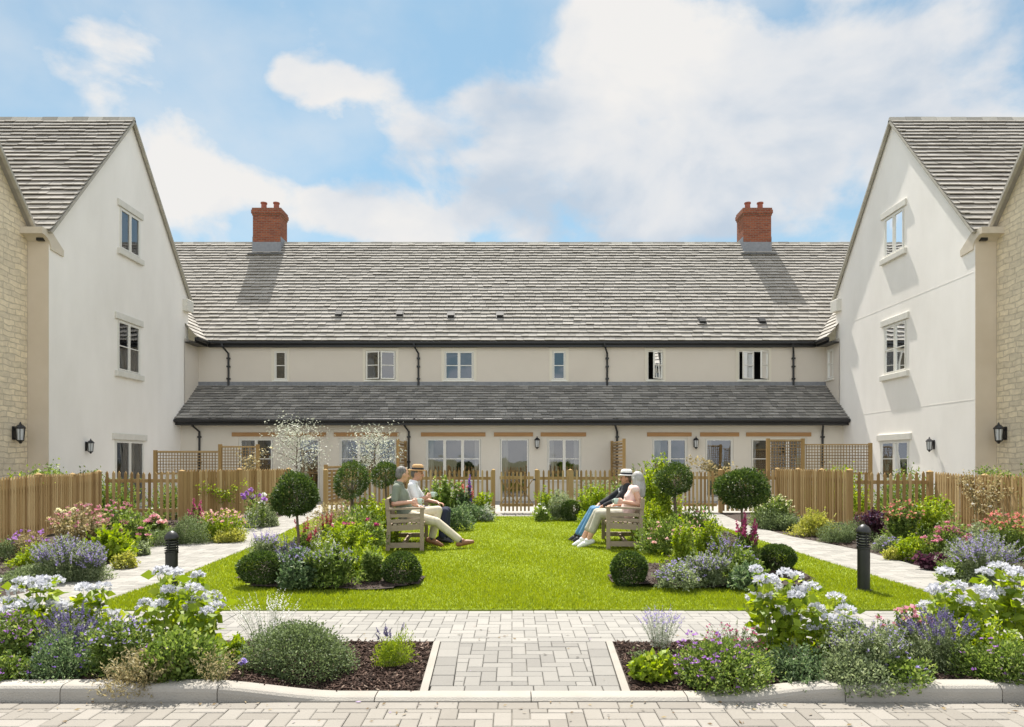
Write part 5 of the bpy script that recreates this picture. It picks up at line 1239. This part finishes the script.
place(MD,168,690,84,638,'large green geranium with a few purple flowers below the blue hydrangea','geranium','perennial',m='mid',leaf=.034,wr=.6,flower='f_violet',fn=12,fr=.020,petals=8,n=7500,**fr_)
place(SP,146,697,76,652,'straw coloured dry tangle hanging over the left kerb','dry_stems','perennial',m='straw',sm='stem',ns=130,lk=20,leaf=.026,wr=.3,flower=None,lmax=1,spread=1.15,**fr_)
place(SP,215,694,60,650,'wispy pale stems on the bark between geranium and the grey mound','dry_stems','perennial',m='straw',ns=70,lk=12,leaf=.022,wr=.3,flower=None,lmax=1,**fr_,skirt=0)
place(SP,268,655,90,590,'thin white flower stems behind the grey-green mound','gaura','perennial',m='silver',ns=55,lk=16,leaf=.018,flower='f_white',fl=.35,fk=16,fr=.010,stemw=.003,**fr_,skirt=0)
place(MD,234,668,30,640,'lime green leafy tuft left of the grey-green mound','ground_cover','perennial',m='lime',leaf=.035,wr=.7,**fr_)
place(SP,243,683,10,652,'single lilac bloom on the bark left of the grey-green mound','lilac_flower','flower',m='mid',ns=3,lk=8,leaf=.022,flower='f_lilac',fl=.18,fk=70,fr=.020,spread=.2,**fr_,skirt=0)
place(MD,301,680,94,616,'big grey-green evergreen mound on the bark of the left front bed','hebe_mound','shrub',m='hebe',leaf=.019,inner=.72,n=13000,amp=.34,wr=.55,**fr_)
place(MD,393,668,36,634,'small fresh green lavender bush alone on the bark, left of the front path','lavender','lavender',m='lime',leaf=.018,wr=.3,updir=1.3,n=2600,**fr_)
place(SP,392,664,36,617,'dark lavender spikes standing out of the small green bush by the front path','lavender_spikes','lavender',m='greygreen',ns=13,lk=5,leaf=.015,flower='f_lavender',fl=.24,fk=40,fr=.010,stemw=.003,**fr_,skirt=0)
place(SP,661,652,56,604,'wispy white and lilac catmint by the bark of the right front bed','catmint','perennial',m='silver',ns=60,lk=34,leaf=.020,flower='f_lilac',fl=.28,fk=14,fr=.009,stemw=.003,**fr_,skirt=0)
place(MD,651,681,40,658,'pale lime coral-bells on the bark right of the front path','heuchera','perennial',m='lime',leaf=.042,wr=.9,n=240,**fr_)
place(MD,665,665,16,648,'tiny green tuft behind the pale lime coral-bells','small_tuft','perennial',m='mid',leaf=.016,updir=1.4,**fr_)
place(MD,640,662,22,652,'few small pale leaves on the bark near the front path','small_tuft','perennial',m='hebe',leaf=.022,n=90,**fr_)
place(MD,718,692,92,642,'wide geranium covered in purple flowers in the right front bed','geranium','perennial',m='mid',leaf=.024,flower='f_violet',fn=75,fr=.018,petals=8,n=6500,fz=.05,**fr_)
place(SP,735,680,74,624,'airy pale stems with magenta dots behind the purple geranium','gaura','perennial',m='hebe',ns=80,lk=24,leaf=.024,flower='f_magenta',fl=.06,fk=3,fr=.014,lmax=1,**fr_)
place(MD,800,690,60,652,'low grey-green leaves below the white hydrangeas by the kerb','ground_cover','perennial',m='bluegreen',leaf=.026,**fr_)
place(SP,868,690,90,620,'grey-blue catmint right of the shorter hydrangea','catmint','perennial',m='greygreen',ns=150,lk=44,leaf=.026,wr=.4,flower='f_lilac',fl=.14,fk=8,fr=.011,lmax=.97,**fr_)
place(MD,850,694,70,645,'dense sage-green mound at the kerb in the middle of the right front bed','sage_mound','perennial',m='greygreen',leaf=.024,n=6500,**fr_)
place(MD,900,693,60,655,'green geranium leaves at the kerb right of the sage-green mound','geranium','perennial',m='mid',leaf=.028,wr=.6,flower='f_lilac',fn=14,fr=.014,**fr_)
place(SP,938,680,84,606,'dark blue lavender with upright spikes in the right front bed','lavender','lavender',m='greygreen',ns=105,lk=40,leaf=.028,flower='f_lavender',fl=.22,fk=34,fr=.011,**fr_)
place(SP,905,668,50,604,'pink rose standing between catmint and lavender in the right front bed','rose_bush','rose',m='mid',ns=22,lk=30,leaf=.035,wr=.5,flower='f_pink',fl=.04,fk=6,fr=.03,lmax=1,**fr_)
place(MD,1000,692,70,640,'green geranium with violet flowers at the right edge by the kerb','geranium','perennial',m='mid',leaf=.026,flower='f_violet',fn=24,fr=.016,petals=7,n=5500,**fr_)
place(SP,985,680,70,618,'leafy green stems below the white hydrangeas at the right edge','leafy_perennial','perennial',m='lime',ns=80,lk=36,leaf=.030,wr=.45,flower=None,lmax=1,**fr_)
# ================================================================== PEOPLE
def skin_mat(name,c1,c2,r=.5):
    m=mat(name,c1,c2,r,12,.1,200); m.node_tree.nodes['Principled BSDF'].inputs['Subsurface Weight'].default_value=.08
    m.node_tree.nodes['Principled BSDF'].inputs['Subsurface Radius'].default_value=(.02,.008,.004); return m
M['skin']=skin_mat('skin',(.55,.30,.20),(.64,.38,.27))
M['skin_tan']=skin_mat('skin_tan',(.46,.23,.145),(.56,.31,.21))
def cloth(n,a,b,sc=14,st=1.0): M[n]=mat(n,a,b,.9,sc,st,15,stretch=(1,1,.6))
cloth('shirt_green',(.17,.195,.15),(.235,.26,.205)); cloth('shirt_white',(.70,.71,.74),(.80,.81,.83)); cloth('chino_beige',(.50,.44,.33),(.60,.54,.42)); cloth('trouser_navy',(.012,.016,.038),(.025,.03,.06))
cloth('top_pink',(.70,.50,.46),(.78,.60,.55)); cloth('top_black',(.012,.013,.016),(.03,.03,.035)); cloth('jeans_blue',(.06,.17,.30),(.13,.28,.44)); cloth('crop_khaki',(.36,.34,.27),(.46,.43,.35))
M['leather_brown']=mat('leather_brown',(.20,.085,.04),(.30,.14,.07),.5,12); M['shoe_black']=mat('shoe_black',(.012,.012,.014),None,.45); M['shoe_white']=mat('shoe_white',(.72,.72,.70),None,.6)
M['sock_dark']=mat('sock_dark',(.03,.035,.05),None,.9)
M['hair_grey']=mat('hair_grey',(.07,.065,.06),(.22,.205,.19),.6,30,.8,70,stretch=(1,1,.25)); M['hair_silver']=mat('hair_silver',(.26,.25,.235),(.46,.445,.42),.55,30,.9,70,stretch=(1,1,.12)); M['hair_brown']=mat('hair_brown',(.06,.035,.02),(.12,.08,.05),.6,30,.8,70)
M['straw_hat']=mat('straw_hat',(.42,.24,.10),(.55,.34,.16),.85,60,.4,120); M['hat_white']=mat('hat_white',(.74,.72,.68),(.82,.80,.76),.85,60,.3,120); M['hat_band']=mat('hat_band',(.02,.02,.025),None,.8)
M['eye']=mat('eye_dark',(.02,.015,.012),None,.2); M['lips']=mat('lips',(.45,.17,.14),None,.5); M['mug']=mat('mug_green',(.46,.56,.48),(.52,.62,.54),.25,5); M['print_white']=mat('print_white',(.6,.6,.62),None,.9)
V3=lambda *a: Vector(a)
def cap(g,a,b,ra,rb=None,seg=12):
    rb=ra if rb is None else rb; a=Vector(a); b=Vector(b); d=b-a; L=d.length
    if L<1e-5: g.ell(a,(ra,)*3,seg); return
    d.normalize(); pts=[];rs=[]
    for k in range(5):
        t=math.pi/2*(1-k/4); pts.append(a-d*ra*math.sin(t)); rs.append(max(1e-4,ra*math.cos(t)))
    for k in range(1,4): pts.append(a+d*L*k/4); rs.append(ra+(rb-ra)*k/4)
    for k in range(5):
        t=math.pi/2*k/4; pts.append(b+d*rb*math.sin(t)); rs.append(max(1e-4,rb*math.cos(t)))
    g.tube(pts,rs,seg)
def remesh(g,name,m,parent,vox=.008,smooth=6,fac=.5):
    me=g.mesh(name); o=bpy.data.objects.new('tmp',me); col.objects.link(o)
    md=o.modifiers.new('r','REMESH'); md.mode='VOXEL'; md.voxel_size=vox
    if smooth: sm=o.modifiers.new('s','SMOOTH'); sm.factor=fac; sm.iterations=smooth
    dg=bpy.context.evaluated_depsgraph_get(); dg.update(); ev=o.evaluated_get(dg); nm=bpy.data.meshes.new_from_object(ev)
    bpy.data.objects.remove(o); bpy.data.meshes.remove(me); nm.name=name; nm.materials.clear()
    return link(name,nm,M[m],parent,smooth=True)
def headframe(c,yaw,pitch,fs):
    """columns: forward, side, up of the head"""
    f=Vector((math.cos(yaw)*math.cos(pitch)*fs,math.sin(yaw)*math.cos(pitch),math.sin(pitch))); s=Vector((0,0,1)).cross(f).normalized(); u=f.cross(s)
    return lambda x,y,z: Vector(c)+f*x+s*y+u*z, Matrix((f,s,u)).transposed()
def hand(g,w,dirv,up,side,curl=.7,grip=False):
    """palm and five bent fingers; dirv = direction of the forearm, up = back of the hand, side = thumb side"""
    d=Vector(dirv).normalized(); s=Vector(side); s=(s-d*s.dot(d)).normalized(); u=s.cross(d)
    if u.dot(Vector(up))<0: u=-u
    w=Vector(w)
    for k in range(4): cap(g,w+d*.01+s*(.022-.015*k),w+d*.085+s*(.032-.021*k),.013,.011)
    for k in range(4):
        b=w+d*.088+s*(.032-.0215*k); ln=(.066,.074,.070,.054)[k]; c=curl*(1+.08*k); p=b; ang=0
        for j,fr in enumerate((.45,.32,.23)):
            ang+=c*(.5,.75,.6)[j]; q=p+(d*math.cos(ang)-u*math.sin(ang))*ln*fr; cap(g,p,q,.0092-.0008*j,.0086-.0008*j,8); p=q
    b=w+d*.025+s*.026; p=b+(d*.55+s*.62-u*.35).normalized()*.042; cap(g,b,p,.0125,.0105,8); q=p+(d*.85+s*.1-u*.5).normalized()*.030; cap(g,p,q,.0100,.0085,8); q2=q+(d*.8-s*.25-u*.5).normalized()*.022; cap(g,q,q2,.0085,.007,8)
    return d,s,u
def person(label,loc,rz,fs,J,cl):
    """J: joints in the bench frame (forward, along the bench, up); fs mirrors forwards"""
    m=lambda p: Vector((p[0]*fs,p[1],p[2]))
    j={k:m(v) for k,v in J.items() if isinstance(v,tuple)}
    o=(0,0,0); t=thing('person',label,'person',loc,rz)
    sk=cl['skin']; r=cl.get('build',1.0)
    P,C,Nk,Hd=j['pelvis'],j['chest'],j['neck'],j['head']
    Y=Vector((0,1,0))
    def torso(g,e=0,low=True,hi=True,full=1.0):
        for sg in (-1,1):
            if low: cap(g,P+Y*sg*.075,P+Y*sg*.07+(C-P)*.35,.112*r+e,.105*r+e)
            cap(g,P+(C-P)*.3+Y*sg*.06,C+Y*sg*.075,.108*r+e,.112*r+e)
            if hi: cap(g,C+Y*sg*.07,(j['shl'] if sg<0 else j['shr'])-Y*sg*.03+Vector((0,0,-.02)),.10*r+e,.062+e)
        if hi:
            cap(g,j['shl'],j['shr'],.058+e,.058+e); cap(g,C,Nk-(Nk-C)*.2,.10*r+e,.055+e)
        if cl.get('bust') : 
            for sg in (-1,1): g.ell(C+Y*sg*.075+Vector((fs*.065,0,-.01)),(.055+e,.065+e,.06+e),14)
    def arm(g,s,e=0,part=1.0,cuff=None):
        a,b,c=j['sh'+s],j['el'+s],j['wr'+s]
        cap(g,a,a+(b-a)*min(1,part),.052+e,.052+e-(.010*min(1,part)))
        if part>1: cap(g,b,b+(c-b)*(part-1),.042+e,.042+e-.013*(part-1))
    def leg(g,s,e=0,part=2.0,flare=0):
        a,b,c=j['hp'+s],j['kn'+s],j['an'+s]
        cap(g,a,b,.088*r+e,.060+e)
        if part>1: q=b+(c-b)*(part-1); cap(g,b,b+(q-b)*.35,.058+e,.056+e); cap(g,b+(q-b)*.35,q,.056+e,.040+e+flare)
    # ---- the body, one skin
    g=Geo(); torso(g,0)
    cap(g,Nk,Hd-Vector((0,0,.05)),.052,.05)
    hf,HM=headframe(Hd,J['yaw'],J.get('pitch',0),fs)
    g.ell(hf(-.008,0,.02),(.098,.078,.108),24,HM); g.ell(hf(.028,0,-.045),(.062,.058,.068),20,HM); cap(g,hf(.06,0,-.09),hf(.055,0,-.088),.022)
    cap(g,hf(.088,0,.022),hf(.112,0,-.022),.010,.015,8); cap(g,hf(.108,.008,-.026),hf(.108,-.008,-.026),.010)
    for sg in (-1,1):
        g.ell(hf(-.005,sg*.080,-.002),(.018,.010,.031),12,HM); cap(g,hf(.082,sg*.014,.034),hf(.070,sg*.048,.036),.012,.010,8); g.ell(hf(.058,sg*.038,-.022),(.026,.020,.024),12,HM)
    cap(g,hf(.084,.016,-.058),hf(.084,-.016,-.058),.010,.010,8); cap(g,hf(.080,.012,-.070),hf(.080,-.012,-.070),.011,.011,8)
    for s in 'lr':
        arm(g,s,0,2.0); dv=j['wr'+s]-j['el'+s]
        hd_=J.get('hd'+s); dv=m(hd_) if hd_ else dv
        hand(g,j['wr'+s],dv,m(J['hu'+s]),m(J['hs'+s]),J.get('curl',.7))
        leg(g,s,0,2.0); f=m(J['ft'+s])-j['an'+s]; dn=Vector((0,0,-1)); fn=f.normalized(); dn=(dn-fn*dn.dot(fn)).normalized(); cap(g,j['an'+s],j['an'+s]+dn*.035,.034,.030); cap(g,j['an'+s]-f*.12+dn*.040,j['an'+s]+f*.92+dn*.045,.026,.018)
    remesh(g,'body',sk,t,.0065,4)
    for sg in (-1,1):
        g=Geo(); g.ell(hf(.083,sg*.031,.018),(.010,.013,.008),10,HM); g.build('eye',M['eye'],t,smooth=True)
    g=Geo(); cap(g,hf(.094,.017,-.064),hf(.094,-.017,-.064),.0045,.0045,8); g.build('mouth',M['lips'],t,smooth=True)
    # ---- clothes
    g=Geo(); torso(g,.014)
    sl=cl.get('sleeve',.62)
    for s in 'lr':
        q=sl[s] if isinstance(sl,dict) else sl
        if q>0: arm(g,s,.016,q)
    sh=remesh(g,'shirt',cl['top'],t,.011,4)
    if cl.get('collar'):
        g=Geo(); n=14
        for k in range(n):
            a=2*math.pi*k/n; b=2*math.pi*(k+1)/n; q=lambda a_,r_,z_: Nk+Vector((math.cos(a_)*r_*fs,math.sin(a_)*r_,z_-.012*math.cos(a_)))
            if math.cos((a+b)/2)>.88: continue
            g.add([q(a,.064,.03),q(b,.064,.03),q(b,.084,-.012),q(a,.084,-.012)],[(0,1,2,3)])
        g.build('collar',M[cl['top']],sh)
    if cl.get('print'):
        for k in range(7):
            g=Geo(); g.ell(C+Vector((fs*random.uniform(.10,.13),random.uniform(-.16,.12),random.uniform(-.16,.08))),(.012,.022,.03),8); g.build('pattern',M['print_white'],sh)
    g=Geo(); tp=cl.get('legpart',1.93)
    for sg in (-1,1): cap(g,P+Y*sg*.075,P+Y*sg*.07+(C-P)*.12,.125*r,.12*r)
    for s in 'lr': leg(g,s,.014,tp,cl.get('flare',.008)); cap(g,P+Y*(-.07 if s=='l' else .07),j['hp'+s],.118*r,.10*r)
    remesh(g,'trousers',cl['legs'],t,.010,4)
    for s in 'lr':
        an=j['an'+s]; f=(m(J['ft'+s])-an); L=f.length; f.normalize(); dn=Vector((0,0,-1)); dn=(dn-f*dn.dot(f)).normalized()
        if cl.get('sock'): g=Geo(); cap(g,an-f*.0+(j['kn'+s]-an)*.30,an+dn*.0,.046,.046); g.build('sock',M[cl['sock']],t,smooth=True)
        g=Geo(); cap(g,an-f*.055+dn*.035,an+f*(L*.55)+dn*.035,.041,.044); cap(g,an+f*(L*.5)+dn*.032,an+f*(L+.01)+dn*.045,.045,.030); cap(g,an-f*.03+dn*.015,an+f*.02+dn*.0,.043,.044)
        if cl.get('boot'): cap(g,an,an+(j['kn'+s]-an)*.10,.046,.047)
        so_=remesh(g,'shoe',cl['shoe'],t,.007,3)
    # ---- hair
    hr=cl.get('hair')
    if hr:
        g=Geo()
        if cl.get('long'):
            g.ell(hf(-.030,0,.035),(.108,.096,.116),24,HM); n=7
            for k in range(n):
                a=(k/(n-1)-.5)*2.3; b0=hf(-.055*math.cos(a)-.03,math.sin(a)*.085,.02); b1=hf(-.075*math.cos(a)-.045,math.sin(a)*.092,-.13); b2=b1+Vector((-fs*.0,0,-.12)); cap(g,b0,b1,.034,.036); cap(g,b1,b2,.036,.022)
        else:
            g.ell(hf(-.026,0,.042),(.092,.084,.094),24,HM); g.ell(hf(-.055,0,-.005),(.062,.076,.075),20,HM)
            for sg in (-1,1): cap(g,hf(-.0,sg*.074,.03),hf(.012,sg*.073,.0),.012,.008)
        remesh(g,'hair',hr,t,.0075,3)
    ht=cl.get('hat')
    if ht:
        up=HM@Vector((0,0,1)); tilt=(HM@Vector((-.10,0,1))).normalized(); c=hf(-.005,0,.062)
        g=Geo()
        g.lathe(c,[(.098,0),(.140,-.012),(.145,-.004),(.102,.012),(.098,.05),(.088,.085),(.060,.100),(.03,.092),(.001,.094)],32,tilt)
        h=g.build('hat',M[ht],t,smooth=True); g=Geo(); g.lathe(c,[(.1035,.012),(.1015,.042)],32,tilt); g.build('hat_band',M['hat_band'],h,smooth=True)
    return t
def mug(label,loc,rz,fs,p,handle=1):
    q=Vector((p[0]*fs,p[1],p[2])); q.rotate(Matrix.Rotation(rz,3,'Z')); q+=Vector(loc)
    t=thing('mug',label,'mug',q)
    g=Geo(); g.lathe((0,0,0),[(.030,0),(.036,.004),(.041,.03),(.042,.088),(.038,.088),(.037,.03),(.030,.012),(.001,.010)],20); g.build('cup',M['mug'],t,smooth=True)
    g=Geo(); g.tube([(.040*handle,0,.07),(.062*handle,0,.068),(.068*handle,0,.045),(.058*handle,0,.024),(.038*handle,0,.02)],.005,7); g.build('handle',M['mug'],t,smooth=True)
LB=((-1.38,10.45,.02),R(4.5)); RB=((1.50,10.62,.02),R(-4.5))
person('grey-haired man in sage green shirt and beige chinos, nearest on the left bench',*LB,1,dict(
    pelvis=(-.27,.40,.53),chest=(-.36,.40,.84),neck=(-.38,.40,1.03),head=(-.325,.40,1.165),yaw=R(30),pitch=R(-6),
    shl=(-.40,.215,.965),shr=(-.38,.585,.965),ell=(-.44,.15,.715),wrl=(-.17,.14,.745),elr=(-.33,.66,.72),wrr=(-.10,.60,.66),
    hpl=(-.24,.31,.52),hpr=(-.24,.49,.52),knl=(.22,.27,.42),knr=(.23,.50,.59),anl=(.60,.25,.115),anr=(.13,.50,.13),ftl=(.76,.24,.15),ftr=(.30,.50,.07),
    hul=(-.3,-.9,.3),hsl=(.1,.3,.9),hur=(0,0,1),hsr=(0,-1,0),curl=.95),
    dict(skin='skin',top='shirt_green',legs='chino_beige',shoe='leather_brown',sock='sock_dark',hair='hair_grey',sleeve=.75,collar=True,build=1.03,legpart=1.88))
person('man in a brown straw hat, white shirt and navy trousers, farthest on the left bench',*LB,1,dict(
    pelvis=(-.16,1.08,.53),chest=(-.20,1.08,.84),neck=(-.19,1.08,1.03),head=(-.13,1.08,1.165),yaw=R(-12),pitch=R(-8),
    shl=(-.21,.895,.965),shr=(-.21,1.265,.965),ell=(-.12,.83,.72),wrl=(.03,.90,.78),elr=(-.05,1.33,.72),wrr=(.20,1.22,.67),
    hpl=(-.13,.99,.52),hpr=(-.13,1.17,.52),knl=(.33,.97,.53),knr=(.36,1.20,.53),anl=(.28,.95,.10),anr=(.34,1.2,.10),ftl=(.46,.95,.06),ftr=(.52,1.2,.06),
    hul=(-.2,-.8,.4),hsl=(.1,.3,.9),hur=(0,0,1),hsr=(0,-1,0),curl=.8),
    dict(skin='skin_tan',top='shirt_white',legs='trouser_navy',shoe='shoe_black',hair='hair_grey',hat='straw_hat',sleeve=.8,collar=True))
person('woman with long silver hair in a sleeveless pink top, nearest on the right bench',*RB,-1,dict(
    pelvis=(-.31,.40,.53),chest=(-.41,.40,.80),neck=(-.46,.40,.965),head=(-.475,.42,1.07),yaw=R(62),pitch=R(0),
    shl=(-.44,.24,.925),shr=(-.42,.56,.925),ell=(-.50,.16,.695),wrl=(-.25,.16,.735),elr=(-.36,.64,.70),wrr=(-.12,.58,.66),
    hpl=(-.27,.32,.52),hpr=(-.27,.48,.52),knl=(.13,.30,.53),knr=(.15,.50,.54),anl=(.30,.28,.11),anr=(.38,.47,.11),ftl=(.46,.27,.055),ftr=(.54,.46,.055),
    hul=(-.3,-.9,.3),hsl=(.1,.3,.9),hur=(0,0,1),hsr=(0,-1,0),curl=.95),
    dict(skin='skin',top='top_pink',legs='crop_khaki',shoe='shoe_white',hair='hair_silver',long=True,sleeve=0,build=.92,bust=True,legpart=1.62,flare=.012))
person('woman in a white hat, black patterned top and blue jeans, farthest on the right bench',*RB,-1,dict(
    pelvis=(-.30,1.06,.53),chest=(-.37,1.06,.81),neck=(-.39,1.06,.975),head=(-.37,1.06,1.08),yaw=R(6),pitch=R(-4),
    shl=(-.39,.90,.94),shr=(-.38,1.22,.94),ell=(-.20,.84,.72),wrl=(.06,.93,.60),elr=(-.10,1.30,.72),wrr=(.10,1.18,.62),
    hpl=(-.24,.98,.52),hpr=(-.24,1.14,.52),knl=(.17,.96,.54),knr=(.19,1.17,.54),anl=(.40,.95,.11),anr=(.46,1.14,.11),ftl=(.55,.95,.055),ftr=(.61,1.14,.055),
    hul=(0,0,1),hsl=(0,1,0),hur=(0,0,1),hsr=(0,-1,0),curl=.6),
    dict(skin='skin_tan',top='top_black',legs='jeans_blue',shoe='shoe_black',hair='hair_brown',hat='hat_white',sleeve=1.75,build=.92,bust=True,print=True))
mug('pale green mug held over the armrest by the grey-haired man',*LB,1,(-.045,.165,.71))
mug('pale green mug in the raised hand of the man in the straw hat',*LB,1,(.135,.945,.775))
mug('pale green mug held by the silver-haired woman on the right bench',*RB,-1,(-.135,.185,.70),-1)
